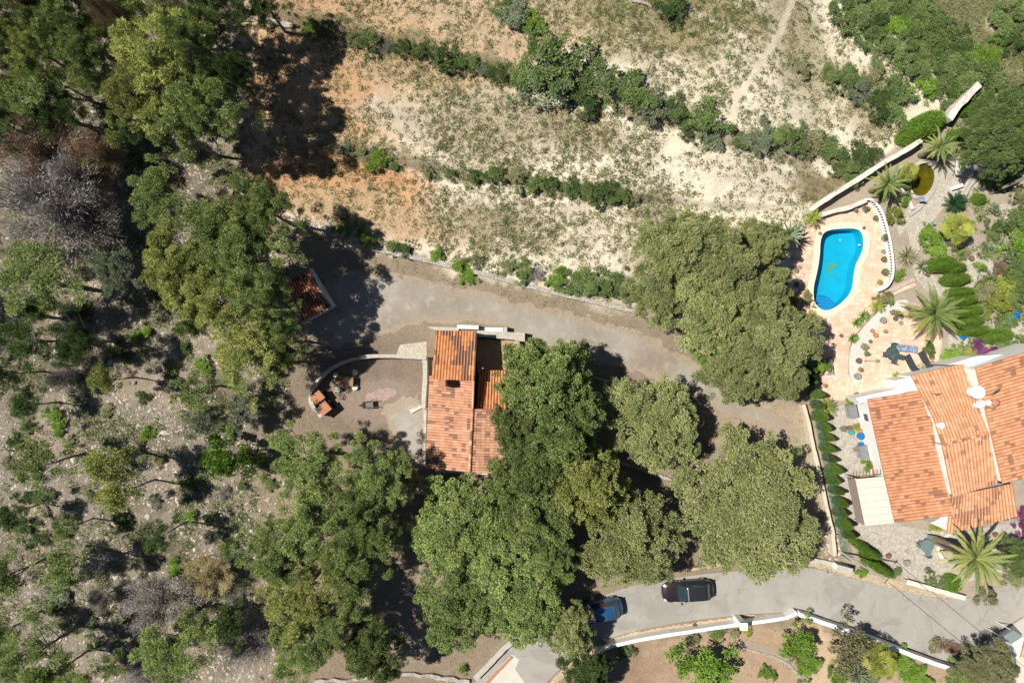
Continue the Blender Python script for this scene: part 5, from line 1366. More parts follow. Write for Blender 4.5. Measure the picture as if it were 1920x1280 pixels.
# ---------------------------------------------------------------- palms and garden plants
def frond_mesh(name, seed, n, Lr, up0, up1, droop, nl, ll, lw, mat, z0=0.0, twist=.35, gapy=0.0, tonebase=0.0):
    """feather palm head at height z0"""
    g = np.random.default_rng(seed); V, F, T = [], [], []; b = 0
    for i in range(n):
        az = i * 2.39996 + g.uniform(-.28, .28); el = np.interp(i / n, [0, 1], [up0, up1]) + g.uniform(-.16, .16)
        L = Lr * g.uniform(.74, 1.1) * (1 if i > n * .15 else .8)
        m = 12; t = np.linspace(0, 1, m + 1)
        ang = el - droop * t ** 1.3
        ds = L / m; rx = np.concatenate([[0], np.cumsum(np.cos(ang[:-1]) * ds)]); rz = np.concatenate([[0], np.cumsum(np.sin(ang[:-1]) * ds)])
        ca, sa = math.cos(az), math.sin(az)
        P_ = np.stack([rx * ca, rx * sa, rz + z0], 1)
        side = np.array([-sa, ca, 0.0]); old = i / n
        tone = np.clip(tonebase + g.uniform(.1, .45) + old * .35, 0, 1)
        for k in range(m):      # rachis
            w0 = .045 * (1 - t[k] * .7); w1 = .045 * (1 - t[k+1] * .7)
            V += [P_[k] - side * w0, P_[k] + side * w0, P_[k+1] + side * w1, P_[k+1] - side * w1]; F.append((b, b+1, b+2, b+3)); b += 4; T.append(min(1, tone + .25))
        tt = np.linspace(.10, .99, nl)
        for q in tt:
            k = min(int(q * m), m - 1); f = q * m - k
            p = P_[k] * (1 - f) + P_[k+1] * f; d = unit((P_[k+1] - P_[k])[None])[0]; nrm = np.cross(d, side) * -1
            l = ll * math.sin(math.pi * (.18 + .78 * q)) * g.uniform(.85, 1.1)
            for sgn in (-1, 1):
                dd = side * sgn * .78 + d * (.55 + .5 * q) + nrm * g.uniform(-.05, .45)
                dd = dd / np.linalg.norm(dd); w = d * lw
                e = p + dd * l - np.array([0, 0, l * .18])
                mid = p + dd * l * .5
                V += [p - w * .4, mid - w * .5, e, mid + w * .5]; F.append((b, b+1, b+2, b+3)); b += 4; T.append(float(np.clip(tone + g.uniform(-.12, .12), 0, 1)))
    return np_mesh(name, np.array(V), np.array(F, np.int32), mat, np.array(T))
def fan_mesh(name, seed, n, Rst, rf, mat, z0=0.0, seg=22):
    """fan palm head: round pleated leaves on stalks"""
    g = np.random.default_rng(seed); V, F, T = [], [], []; b = 0
    for i in range(n):
        az = i * 2.39996; el = np.interp(i / n, [0, 1], [1.15, -.25]) + g.uniform(-.1, .1)
        L = Rst * g.uniform(.8, 1.1) * np.interp(i / n, [0, 1], [.6, 1.0])
        d = np.array([math.cos(az) * math.cos(el), math.sin(az) * math.cos(el), math.sin(el)])
        s = np.array([-math.sin(az), math.cos(az), 0]); c = d * L + [0, 0, z0]; tone = g.uniform(.15, .8)
        o = np.array([0, 0, z0]); w = s * .03
        V += [o - w, o + w, c + w, c - w]; F.append((b, b+1, b+2, b+3)); b += 4; T.append(.6)
        dn = d - np.array([0, 0, .55]); dn /= np.linalg.norm(dn)
        for k in range(seg):
            a0 = -2.2 + 4.4 * k / seg; a1 = a0 + 4.4 / seg; am = (a0 + a1) / 2
            r = rf * g.uniform(.88, 1.05) * (1 - .18 * abs(am) / 2.2)
            v0 = dn * math.cos(a0) + s * math.sin(a0); v1 = dn * math.cos(a1) + s * math.sin(a1); vm = dn * math.cos(am) + s * math.sin(am)
            up = np.cross(s, dn) * -.05 * (1 if k % 2 else -1)
            V += [c, c + v0 * r * .72 + up, c + vm * r - [0, 0, r * .12], c + v1 * r * .72 + up]; F.append((b, b+1, b+2, b+3)); b += 4
            T.append(float(np.clip(tone + g.uniform(-.12, .12), 0, 1)))
    return np_mesh(name, np.array(V), np.array(F, np.int32), mat, np.array(T))
def rosette_mesh(name, seed, n, L, w, mat, up0=1.3, up1=.15, curve=.5, z0=.05):
    g = np.random.default_rng(seed); V, F, T = [], [], []; b = 0
    for i in range(n):
        az = i * 2.39996; el = np.interp(i / n, [0, 1], [up0, up1]); m = 5; l = L * g.uniform(.85, 1.1); p = np.array([0, 0, z0]); s = np.array([-math.sin(az), math.cos(az), 0]); tone = g.uniform(.1, .9)
        pts = []
        for k in range(m + 1):
            t = k / m; pts.append((p.copy(), w * (.55 + 1.2 * t - 1.75 * t * t) if t < 1 else .002))
            e = el - curve * t; p = p + np.array([math.cos(az) * math.cos(e), math.sin(az) * math.cos(e), math.sin(e)]) * l / m
        for (a, wa), (c, wc) in zip(pts, pts[1:]):
            V += [a - s * wa, a - [0, 0, wa * .35], c - [0, 0, wc * .35], c - s * wc, a - [0, 0, wa * .35], a + s * wa, c + s * wc, c - [0, 0, wc * .35]]
            F += [(b, b+1, b+2, b+3), (b+4, b+5, b+6, b+7)]; b += 8; T += [tone, tone]
    return np_mesh(name, np.array(V), np.array(F, np.int32), mat, np.array(T))
LEAF['palm'] = leafmat('feather palm leaflets', [(.09,.15,.05), (.22,.28,.09), (.46,.42,.12)], .15, .1)
LEAF['palmy'] = leafmat('yellow fan palm leaves', [(.13,.17,.03), (.30,.33,.06), (.52,.48,.12)], .2, .08)
LEAF['cycad'] = leafmat('deep green cycad leaves', [(.015,.05,.02), (.03,.08,.03), (.07,.13,.05)], .15, .1)
LEAF['agave'] = leafmat('agave green leaves', [(.09,.18,.03), (.15,.27,.06), (.24,.34,.10)], .15, .1)
PALMTRUNK = M('rough palm trunk', (.22,.17,.12), (.12,.09,.06), 8, bumps=.8)
def palm(px, py, rpx, h, me, Rref, label, name='palm_tree', cat='palm', trunk_r=.22, rot=0.0, rings=True):
    e = empty(name, P(px, py, h) * 1.0, rot, label, cat); e.location.z = 0
    s = rpx * S * (H - h) / H / Rref
    o = link('crown', me, e, (0, 0, h), 0, (s, s, s))
    if h > .25:
        mb = MB(); n = max(4, int(h / .18)); prof = []
        for k in range(n + 1):
            z = -.2 + (h + .2) * k / n; r = trunk_r * (1.15 - .2 * k / n); prof += [(r, z), (r * 1.12, z + .05)] if k < n else [(r * 1.25, z)]
        mb.lathe(prof, (0, 0, 0), 12); mb.build('trunk', PALMTRUNK, e, True)
    return e
DP = frond_mesh('date palm head', 1, 44, 3.0, 1.3, -.5, .8, 34, .40, .075, LEAF['palm'])
DP2 = frond_mesh('date palm head two', 5, 32, 2.6, 1.25, -.35, .9, 30, .36, .075, LEAF['palm'])
DP3 = frond_mesh('huge palm head', 9, 42, 3.3, 1.15, -.4, .65, 36, .38, .10, LEAF['palm'], tonebase=.1)
FP = fan_mesh('fan palm head', 3, 19, 1.05, .58, LEAF['palmy'])
CY = frond_mesh('cycad head', 4, 40, 1.0, 1.2, .1, .7, 26, .22, .03, LEAF['cycad'])
SP = frond_mesh('small palm head', 6, 22, 1.4, 1.2, -.1, 1.1, 22, .34, .035, LEAF['yellow'])
AG = rosette_mesh('agave head', 7, 34, 1.0, .10, LEAF['agave'])
AGB = rosette_mesh('blue agave head', 8, 30, 1.0, .09, LEAF['blue'])
SPK = rosette_mesh('spiky head', 9, 60, 1.0, .04, LEAF['olive'], 1.4, -.1, .4)
palm(1830,1047,66,6.0, DP3, 3.2, 'huge palm with radiating fronds over the crazy paving at the bottom right', trunk_r=.34)
palm(1752,586,58,3.4, DP, 2.95, 'large date palm beside the row of clipped green domes', trunk_r=.3, rot=.5)
palm(1762,275,36,3.0, DP2, 2.5, 'date palm next to the olive brown pond', trunk_r=.22, rot=1)
palm(1663,345,40,2.8, DP2, 2.5, 'date palm overlapping the boundary wall above the pool', trunk_r=.22, rot=2.2)
palm(1796,428,36,2.6, FP, 1.55, 'yellow green fan palm in the middle of the garden', 'fan_palm', trunk_r=.16)
palm(1703,322,24,2.2, FP, 1.55, 'bright yellow fan palm on the left bank of the pond', 'fan_palm', trunk_r=.14, rot=1)
palm(1650,1238,40,3.0, FP, 1.55, 'bright yellow fan palm in the lower garden below the road', 'fan_palm', trunk_r=.16, rot=2)
palm(1789,381,25,.5, CY, 1.0, 'dark green cycad above the yellow green fan palm', 'cycad', 'cycad', .14)
palm(1645,573,18,.5, SP, 1.35, 'small orange tipped palm near the pool patio path', 'small_palm', trunk_r=.08)
palm(1524,408,20,1.3, SP, 1.35, 'small palm at the top left corner of the pool patio', 'small_palm', trunk_r=.08, rot=1)
palm(1548,762,22,1.0, SP, 1.35, 'small palm leaning out of the clipped conifer hedge', 'small_palm', trunk_r=.08, rot=2)
palm(1680,703,10,.4, SP, 1.35, 'tiny palm in front of the villa porch block', 'small_palm', trunk_r=.05)
palm(1598,634,13,.1, AG, 1.0, 'round bright green agave rosette on the patio corner', 'agave', 'agave', .05)
palm(1618,592,14,.1, AG, 1.0, 'upper green agave of the pair beside the pebble bed', 'agave', 'agave', .05, 1)
palm(1606,604,13,.1, AG, 1.0, 'lower green agave of the pair beside the pebble bed', 'agave', 'agave', .05, 2)
palm(1727,500,17,.2, AGB, 1.0, 'blue green agave between the tangle shrub and the clipped domes', 'agave', 'agave', .05)
palm(1848,462,14,.2, AGB, 1.0, 'pale silvery agave right of the yellow green fan palm', 'agave', 'agave', .05, 1)
palm(1836,478,10,.15, AGB, 1.0, 'smaller silvery agave below the pale silvery one', 'agave', 'agave', .05, 2)
palm(1480,440,30,1.8, AGB, 1.0, 'large blue grey spiky plant on the left edge of the pool patio', 'yucca', 'yucca', .12, 2)
palm(1605,1262,30,.6, AGB, 1.0, 'blue green spiky plant at the bottom edge beside the fan palm', 'yucca', 'yucca', .12, 1)
palm(1698,480,24,.5, SPK, 1.0, 'tangle of pale green pencil stems beside the balustrade', 'succulent_bush', 'succulent', .08)
palm(1853,1065,0.1,.1, SPK, 1.0, 'tiny pale tuft under the huge palm', 'succulent_bush', 'succulent', .02) if False else None

# clipped domes
def dome_mesh(name, seed, n=9000):
    g = np.random.default_rng(seed); d = unit(g.normal(size=(n, 3))); d[:, 2] = np.abs(d[:, 2])
    C = d * (1 - .06 * g.uniform(0, 1, (n, 1))) * (1 + .05 * np.sin(d[:, :1] * 7 + 1) * np.sin(d[:, 1:2] * 6) + .03 * g.normal(size=(n, 1)) ** 2); D = unit(d + g.normal(size=(n, 3)) * .55)
    V, F = leaves(C * .95, D, .085 * g.uniform(.6, 1.2, n), .035, g)
    b = len(V); k = 28; r = 12; B = []
    for i in range(r + 1):
        ph = math.pi / 2 * i / r
        for j in range(k): th = 2 * math.pi * j / k; B.append((.93 * math.cos(ph) * math.cos(th), .93 * math.cos(ph) * math.sin(th), .93 * math.sin(ph)))
    F2 = [(b + i*k + j, b + i*k + (j+1) % k, b + (i+1)*k + (j+1) % k, b + (i+1)*k + j) for i in range(r) for j in range(k)]
    return np_mesh(name, np.concatenate([V, np.array(B)]), np.concatenate([F, np.array(F2)]), LEAF['topiary'], np.concatenate([g.beta(2, 2, n), np.full(len(F2), .15)]))
DM = dome_mesh('clipped dome', 3)
def dome(px, py, rx, ry, h, deg, label, grp='clipped domes in a stepped row'):
    p = P(px, py, h * .6); p.z = -.05; k = S * (H - h * .6) / H
    o = link('topiary_bush', DM, None, p, math.radians(deg), (rx * k, ry * k, h))
    return tag(o, label, 'topiary', grp)
for k, (x, y, rx, ry, dg) in enumerate(((1771,495,30,15,13),(1796,503,20,10,22),(1798,523,27,13,8),(1806,547,26,10,6),(1811,562,27,11,6),(1822,583,28,11,8),(1824,601,28,11,5),(1831,619,28,11,6),(1875,630,32,14,8))):
    dome(x, y, rx, ry, 1.7 if k else 1.9, dg, 'clipped green dome, %s from the top of the stepped row' % ORD[k])
dome(1736,236,50,24,2.2,32, 'big smooth green dome pressed against the white boundary wall', None)
dome(1830,200,24,9,1.8,32, 'narrow clipped hedge dome inside the top right white wall', None)
dome(1803,250,18,12,1.6,20, 'small clipped dome between the upper palm and broad tree', None)
dome(1789,1096,17,17,1.5,0, 'bright lime green clipped ball below the huge palm', None)
dome(1628,1032,34,9,1.8,-33, 'long clipped hedge dome at the corner, upper one of two', None)
dome(1650,1064,38,10,1.8,-36, 'long clipped hedge dome at the corner, lower one of two', None)
dome(1840,372,11,11,1.2,0, 'small round olive green clipped ball right of the cycad', None)
dome(1640,600,0.1,0.1,.1,0,'x') if False else None
# clipped conifer hedge along the wall
def cone_mesh(name, seed, n=5200):
    g = np.random.default_rng(seed); t = g.uniform(0, 1, n) ** .8; th = g.uniform(0, 6.283, n); r = (1 - t ** 1.8) ** .8 * (.82 + .18 * g.uniform(0, 1, n)) + .03
    d = np.stack([np.cos(th), np.sin(th), np.full(n, .35)], 1)
    C = np.stack([r * np.cos(th), r * np.sin(th), t * .96], 1); V, F = leaves(C, unit(d + g.normal(size=(n, 3)) * .4 + [0, 0, .5]), .17 * g.uniform(.6, 1.3, n), .06, g)
    return np_mesh(name, V, F, LEAF['topiary'], g.beta(2, 2, n))
CN = [cone_mesh('conifer shape', 5), cone_mesh('conifer shape two', 8)]
HL = [(1520,695),(1524,715),(1530,738),(1536,760),(1541,780),(1546,800),(1551,820),(1555,840),(1559,860),(1562,880),(1566,900),(1570,920),(1575,942),(1580,962),(1585,982),(1592,1003)]
for k, (x, y) in enumerate(HL):
    h = 2.3; p = P(x, y, h * .5); p.z = -.05
    tag(link('hedge_conifer', with_mat(CN[k % 2], LEAF[('topiary', 'bright', 'topiary', 'shrub', 'bright')[k % 5]]), None, p + Vector((.12 * math.sin(k * 4.3), 0, 0)), k * 1.3, (.42 + .08 * math.sin(k * 2.1), .5 + .06 * math.sin(k * 5.1), h + .25 * math.sin(k * 3.7))), 'green clipped conifer, %s from the top in the long hedge' % ORD[k], 'conifer', 'clipped conifers in the hedge beside the villa')
# loose garden shrubs
GS = [(1675,405,17,1.2,'yellow','yellow green round bush beside the balustrade bend'),(1750,462,26,1.1,'bright','vivid green spreading bush left of the fan palm'),(1736,434,14,.8,'bright','lime green bush above the vivid green spreading one'),
 (1650,370,9,.6,'dark','dark low shrub against the boundary wall above the patio'),(1684,515,11,.7,'bright','bright green shrub at the lower end of the balustrade'),(1850,378,0,1,'shrub',''),(1862,392,11,.8,'blue','grey green shrub beside the right stone path'),
 (1860,435,19,1.0,'shrub','loose green bush between the fan palm and the right path'),(1812,390,0,.7,'olive',''),(1905,410,28,1.8,'shrub','dense green hedge bush, upper one at the right edge'),(1912,458,28,1.8,'bright','dense green hedge bush, middle one at the right edge'),(1905,495,22,1.6,'shrub','dense green hedge bush, lower one at the right edge'),
 (1835,500,9,1.0,'bright','narrow bright bush right of the clipped domes'),(1875,505,15,.9,'rust','reddish twiggy shrub below the silvery agaves'),(1905,525,20,1.1,'shrub','green shrub under the hedge at the right edge'),(1880,540,24,1.2,'yellow','yellowish flowering shrub, upper one right of the domes'),
 (1850,545,22,1.1,'olive','dusty flowering shrub next to the third clipped dome'),(1868,572,24,1.3,'yellow','yellowish flowering shrub, lower one right of the domes'),(1900,560,20,1.2,'shrub','green bush beside the blue chairs'),(1890,600,16,.8,'shrub','green shrub just below the blue chairs'),
 (1915,535,18,1.2,'shrub','green bush at the right edge above the blue chairs'),(1785,665,19,.9,'bright','yellowish green bush above the villa back ledge'),(1740,650,9,.6,'shrub','small green shrub beside the date palm trunk'),(1818,660,12,.7,'yellow','lime shrub left of the purple blossoms'),
 (1838,662,20,.9,'purple','purple flowering bush at the back of the villa'),(1862,660,14,.8,'purple','smaller purple flowering bush behind the villa roof'),(1890,650,24,1.1,'shrub','green bush behind the villa roof at the right edge'),(1915,975,24,1.2,'purple','purple flowering shrub on the right edge beside the porch roof'),
 (1755,985,10,.6,'yellow','lime green shrub in the corner by the porch wall'),(1790,300,0,1,'blue',''),(1820,290,12,.8,'blue','grey green shrub below the small clipped dome'),(1812,272,14,.9,'yellow','yellow flowering shrub under the upper palm'),(1885,340,20,1.0,'shrub','green shrub under the leaning grey trunk'),
 (1905,365,16,.9,'olive','dusty shrub between the leaning trunk and the hedge'),(1680,588,9,.5,'shrub','small green plant on the pebble bed'),(1655,560,14,.8,'olive','sparse bushes beside the patio path'),(1668,566,8,.5,'shrub','small clump between two pale steps'),
 (1512,560,13,.8,'olive','dusty shrub at the patio edge by the egg chair'),(1510,600,12,.7,'rust','dry red bush at the left edge of the patio'),(1485,560,10,.5,'yellow','yellow flowering plant below the egg chair'),(1532,690,18,1.2,'bright','green climber at the top of the conifer hedge'),
 (1645,1085,0,.8,'shrub',''),(1615,1070,12,.8,'bright','pale green shrub at the foot of the pole'),(1680,1070,9,.6,'shrub','small shrubs with red flowers beside the round table yard'),(1745,1086,12,.6,'shrub','low planted herbs above the roadside wall'),
 (1765,1092,9,.6,'blue','low grey herb beside the lime green ball'),(1905,1085,22,1.4,'olive','dusty bush at the right edge over the road end'),(1800,640,0,.6,'shrub',''),(1728,690,8,.5,'olive','low herb beside the sun loungers wall'),(1745,662,8,.5,'shrub','green herb at the right rim of the sun terrace'),
 (1700,345,12,.9,'dark','dark shrub on the left bank of the pond'),(1696,375,10,.8,'bright','green shrub below the date palm by the pond'),(1655,330,0,.6,'olive',''),(1878,95,0,1,'shrub',''),(1865,155,22,1.4,'shrub','green bush at the top right garden corner'),(1900,150,20,1.5,'olive','dusty bush on the right edge above the broad tree'),
 (1640,985,0,.5,'shrub',''),(1590,755,8,.9,'bright','small green bush at the villa corner'),(1624,870,9,.9,'bright','bright bushy plant in front of the villa west wall')]
for x, y, r, h, lf, lb in GS:
    if r: plant(x, y, r, h, 'twig' if lf == 'rust' else ('bush' if r > 11 else 'tuft'), lf, 'shrub', lb, 'shrub', None, False, .5)

# leaning grey trunk of the broad garden tree
tag(MB().tube([P(1857, 362, .0), P(1880, 352, 1.2), P(1925, 332, 2.8)], [.22, .17, .13], 9).build('leaning_trunk', BARK, None, True), 'bare grey trunk leaning out to the right edge', 'tree trunk')

# potted plants
POTS = {}
def pot_parts():
    for nm, mat in (('terracotta', TERRA), ('grey', M('grey stoneware', (.30,.27,.25), (.2,.18,.17), 6)), ('dark', M('dark clay', (.20,.10,.08), (.13,.07,.05), 6)), ('blue', M('blue glaze', (.01,.16,.42), None, 4, .3)), ('teal', M('teal glaze', (.05,.36,.32), None, 4, .3))):
        mb = MB().lathe([(.14, 0), (.20, .02), (.26, .30), (.29, .30), (.29, .36), (.24, .36), (.22, .30), (.05, .29)], (0, 0, 0), 16)
        POTS[nm] = mb.mesh('pot ' + nm, mat, True)
pot_parts()
tuftm = POOLS['tuft'][0]
def pot(px, py, rpx, col, leaf, label, plant_r=1.0, z=.05):
    p = P(px, py, .3); p.z = z; r = rpx * S / .29
    e = empty('potted_plant', p, (px * 7 % 6), label, 'potted plant', 'pots around the terraces', None, r)
    link('pot', POTS[col], e)
    if leaf: link('foliage', with_mat(tuftm[int(px) % 3][0], LEAF[leaf]), e, (0, 0, .22), 0, (.42 * plant_r,) * 3)
    else: MB().lathe([(.2, 0), (.02, .02)], (0, 0, .27), 12).build('soil', M('pot soil', (.14, .1, .07), None, 6), e)
PT = [(1622.5,392,5,'grey','blue','potted plant, larger of two at the top of the pool patio',1.3),(1605,394,4,'grey','olive','potted plant, smaller of two at the top of the pool patio',1.2),(1642,409,5,'dark','olive','potted plant at the first bend of the balustrade',1),
 (1659,446,7,'grey','shrub','largest potted cactus inside the balustrade',1.2),(1657,471,4,'grey',None,'small empty grey pot inside the balustrade',1),(1657.5,486,5.5,'dark','olive','brown potted plant inside the middle of the balustrade',.9),(1659,510,6.5,'dark','shrub','round potted plant inside the lower balustrade',1.1),(1650,529,5,'terracotta','yellow','orange potted plant near the lower end of the balustrade',1),
 (1621,427,3,'dark',None,'tiny dark pot at the top right tip of the pool',1),(1538,437,3.5,'terracotta','yellow','orange flower pot left of the pool top',.8),(1492,506,5,'grey','olive','potted plant beside the thin post on the patio edge',1),(1500,500,3.5,'terracotta',None,'little orange pot near the thin post',1),
 (1578,629,3.5,'dark',None,'small brown pot alone on the patio left of the agave',1),(1703,577,5,'grey',None,'grey stoneware pot beside the date palm fronds',1),(1675,585,5,'grey','olive','grey pot at the upper rim of the sun terrace',.8),(1655.5,600,6,'grey',None,'big round grey pot on the pebble bed',1),
 (1679.5,597,4.5,'dark',None,'dark red pot on the sun terrace beneath the grey ones',1),(1690,593,4.5,'grey','shrub','green potted plant beside the dark red pot',.9),(1690,605,4,'grey',None,'dark grey square-looking pot beneath the green potted plant',1),(1636,620,4,'terracotta',None,'upper one of the two terracotta pots on the left terrace rim',1),
 (1642,628,4.8,'terracotta',None,'lower one of the two terracotta pots on the left terrace rim',1),(1661,621,4,'grey','straw','pale cactus pot standing free on the sun terrace',.9),(1633,640,3.5,'dark','rust','little dark pot with dry stalks on the terrace rim',.8),(1620,650,6.5,'grey','olive','big grey planter left of the green table',1),
 (1626,651,4,'grey','yellow','yellowish plant right next to the big grey planter',1.1),(1625,663,5,'grey','shrub','green ball cactus pot left of the green table',1.1),(1610,676,5.5,'dark',None,'dark red round pot at the end of the pipe-shaped ornament',1),(1614,693,4.8,'terracotta','olive','brown potted plant below the dark red round pot',1),
 (1607,705,6.5,'grey',None,'large flat grey pot on the lower terrace rim',1),(1749,673,3,'terracotta',None,'tiny terracotta pot right of the loungers',1),(1749.5,680,4,'terracotta','yellow','terracotta pot with yellow plant right of the loungers',.7),(1606,740,5,'dark','olive','brown potted plant at the villa north corner',1),
 (1676,721,5,'grey','olive','grey potted plant left of the porch block',1),(1699,727,5,'grey','shrub','green potted plant on the white ledge',.9),(1548,723,4,'terracotta','olive','small pot at the lower left patio corner',.9),(1580,803,6,'grey','olive','grey pot with a brown plant in the west yard',1),
 (1593,802,5,'dark','rust','pot with a reddish plant in the west yard',1),(1604,799,6,'terracotta','yellow','pot with a yellow plant in the west yard',1.2),(1612,807,5,'terracotta',None,'terracotta pot against the villa west wall',1),(1596,810,5.5,'teal',None,'teal glazed bowl in the west yard',1),
 (1613,817,7,'blue',None,'large blue glazed bowl against the west wall',1),(1614,833,5,'blue',None,'smaller blue glazed bowl against the west wall',1),(1604,842,5,'grey','straw','round straw coloured pot in the west yard',.8),(1594,772,3,'dark',None,'tiny pot under the upper grey cabinet',1),
 (1889,484,9,'grey','shrub','large round stone planter with a green plant',1.0),(1666,1042,5,'dark','rust','brown pot on the paving near the hedge domes',.8),(1700,1055,6,'grey',None,'grey pot with dark soil between round table and road',1),(1739,1069,6,'grey','dark','square green pot in front of the lime green ball',1),
 (1867,1002,5,'dark',None,'dark pot beneath the porch roof corner',1),(1740,514,4.5,'dark',None,'brown pot beside the lower blue green agave',1),(1822,484,5,'dark','rust','dark planter box near the silvery agaves',.8)]
for t in PT: pot(*t)

# balustrade
bal = empty('balustrade', P(1660, 470, 0), 0, 'curving white balustrade with little pillars along the right side of the pool patio', 'balustrade')
BL = smoothpoly([(1623,374),(1634,373),(1642,380),(1652,392),(1660,412),(1667,440),(1672,465),(1676,500),(1674,520),(1666,535),(1655,542),(1646,545)], 2, False)
top = [P(x, y, .85) for x, y in BL]
into(bal, ribbon(top, .17, .78, .88, .004, .3), 'rail', WHITE); into(bal, ribbon(top, .24, -.1, .16, .004, .3), 'plinth', WHITE)
bm_ = MB().lathe([(.07, .16), (.045, .25), (.085, .42), (.05, .60), (.04, .68), (.07, .78)], (0, 0, 0), 8).mesh('baluster', WHITE, True)
acc = 0.0
for a, b_ in zip(top, top[1:]):
    l = (b_ - a).length
    while acc < l:
        p = a.lerp(b_, acc / l); under(link('baluster', bm_, None, (p.x, p.y, 0)), bal); acc += .27
    acc -= l

# ---------------------------------------------------------------- furniture
def lounger(px, py, deg, L, mat, label, frame=IRON):
    e = empty('sun_lounger', P(px, py, .3), math.radians(deg), label, 'sun lounger'); e.location.z = .06
    MB().box((0, 0, .30), (L * .62, .62, .05)).build('seat', mat, e).location.x = L * .17
    MB().box((-L * .32, 0, .46), (L * .38, .62, .05), 0, .62 if False else .55).build('backrest', mat, e)
    fr = MB()
    for sy in (-.31, .31): fr.tube([(-L*.46, sy, .27), (L * .48, sy, .27)], .02, 6)
    fr.build('frame', frame, e)
    for sx in (-.4, .42):
        for sy in (-.29, .29): MB().tube([(sx * L, sy, 0), (sx * L, sy, .27)], .02, 6).build('leg', frame, e)
    return e
BLK = M('black sling fabric', (.045,.05,.055), (.03,.033,.036), 8); BLU = M('blue grey cushion', (.17,.24,.36), (.10,.14,.20), 4, spot=(.35, .4, .45), spot_amt=.5)
lounger(1708,682,-68+180-44+0,1.9, BLK, 'black sun lounger, left one of the pair on the terrace').rotation_euler[2] = math.radians(118)
lounger(1735,676,0,2.0, BLK, 'black sun lounger, right one of the pair on the terrace').rotation_euler[2] = math.radians(118)
lounger(1699,653,175,1.7, BLU, 'blue cushioned lounger beside the round green table')
t = empty('side_table', P(1724, 688, 0), .4, 'low pale square table between the two black loungers', 'table'); t.location.z = .06
MB().box((0, 0, .38), (.55, .55, .04)).build('tabletop', M('pale teak', (.5, .42, .32), (.4, .33, .25), 5), t)
for sx in (-.22, .22):
    for sy in (-.22, .22): MB().box((sx, sy, .18), (.04, .04, .36)).build('leg', IRON, t)
GREEN = M('dark green painted iron', (.055,.085,.08), (.035,.06,.055), 9, .55, spot=(.14, .19, .17), spot_amt=.52)
def chair(px, py, deg, mat, label, z=.06, s=1.0, group=None):
    e = empty('garden_chair', P(px, py, .4), math.radians(deg), label, 'chair', group, scale=s); e.location.z = z
    MB().box((0, 0, .44), (.46, .46, .04)).build('seat', mat, e)
    MB().box((-.22, 0, .68), (.04, .44, .46), 0, -.12).build('backrest', mat, e)
    for sy in (-.22, .22): MB().tube([(-.2, sy, .62), (.2, sy, .62), (.2, sy, .45)], .016, 6).build('armrest', mat, e)
    for sx in (-.2, .2):
        for sy in (-.2, .2): MB().tube([(sx, sy, .43), (sx * 1.1, sy * 1.1, 0)], .016, 6).build('leg', mat, e)
    return e
def rtable(px, py, r, mat, label, z=.06):
    e = empty('round_table', P(px, py, .7), 0, label, 'table'); e.location.z = z
    MB().lathe([(r, 0), (r, .03)], (0, 0, .70), 28).build('tabletop', mat, e)
    MB().lathe([(.22, 0), (.05, .06), (.04, .68)], (0, 0, 0), 12).build('pedestal', mat, e)
rtable(1672,662,.62, GREEN, 'round dark green table on the peach sun terrace')
for k, (dx, dy, dg, w) in enumerate(((-13,2,0,'left'),(2,-14,-100,'upper'),(12,6,160,'right'),(3,15,80,'lower'))):
    chair(1672 + dx, 662 + dy, dg, GREEN, 'dark green chair on the %s side of the sun terrace table' % w)
GREY = M('grey green metal', (.16,.22,.21), (.11,.16,.15), 6, .5)
rtable(1738,1023,.62, GREY, 'round grey green table on the crazy paving', .035)
for k, (dx, dy, dg, w) in enumerate(((-15,-4,20,'left'),(4,-17,-100,'upper'),(0,15,90,'lower'))):
    chair(1738 + dx, 1023 + dy, dg, GREY, 'grey green chair on the %s side of the paved yard table' % w, .035)
PLB = M('bright blue plastic', (.01,.17,.46), (.008,.14,.40), 4, .45); PLC = M('light blue plastic', (.03,.32,.52), None, 4, .45)
chair(1889,596,30, PLC, 'light blue chair, left one of the pair at the right edge', .03)
chair(1900,592,200, PLB, 'deep blue chair, right one of the pair at the right edge', .03)
bt = empty('blue_tub', P(1802, 630, 0), 0, 'bright blue round tub below the clipped domes', 'tub'); bt.location.z = .03
MB().lathe([(.22, 0), (.30, .32), (.33, .32), (.33, .35), (.28, .35), (.25, .08), (.03, .07)], (0, 0, 0), 20).build('bowl', PLB, bt, True)
for sy in (-1, 1): MB().tube([(-.08, sy*.31, .32), (-.08, sy*.38, .33), (.08, sy*.38, .33), (.08, sy*.31, .32)], .015, 6).build('handle', PLB, bt)
# egg chair
eg = empty('egg_chair', P(1484, 536, 0), math.radians(-30), 'white round wicker lounge seat with brown cushion at the patio edge', 'chair'); eg.location.z = .05
mb = MB(); V, F = [], []; nu, nv = 22, 9
for i in range(nv + 1):
    ph = math.radians(-35 + 95 * i / nv)
    for j in range(nu + 1):
        th = math.radians(40 + 280 * j / nu); V.append((.62 * math.cos(ph) * math.cos(th), .62 * math.cos(ph) * math.sin(th), .62 + .6 * math.sin(ph)))
for i in range(nv):
    for j in range(nu): a = i * (nu + 1) + j; F.append((a, a+1, a+nu+2, a+nu+1))
mb.add(V, F); sh = mb.build('shell', M('white wicker', (.62,.58,.52), (.5,.46,.4), 12), eg, True)
md = sh.modifiers.new('thick', 'SOLIDIFY'); md.thickness = .05
MB().lathe([(.5, 0), (.52, .08), (.45, .14), (.05, .16)], (.0, 0, .28), 20).build('cushion', M('brown cushion', (.30,.19,.15), (.2,.13,.1), 4), eg, True)
MB().lathe([(.4, 0), (.38, .28)], (0, 0, 0), 16).build('base', WHITE, eg)
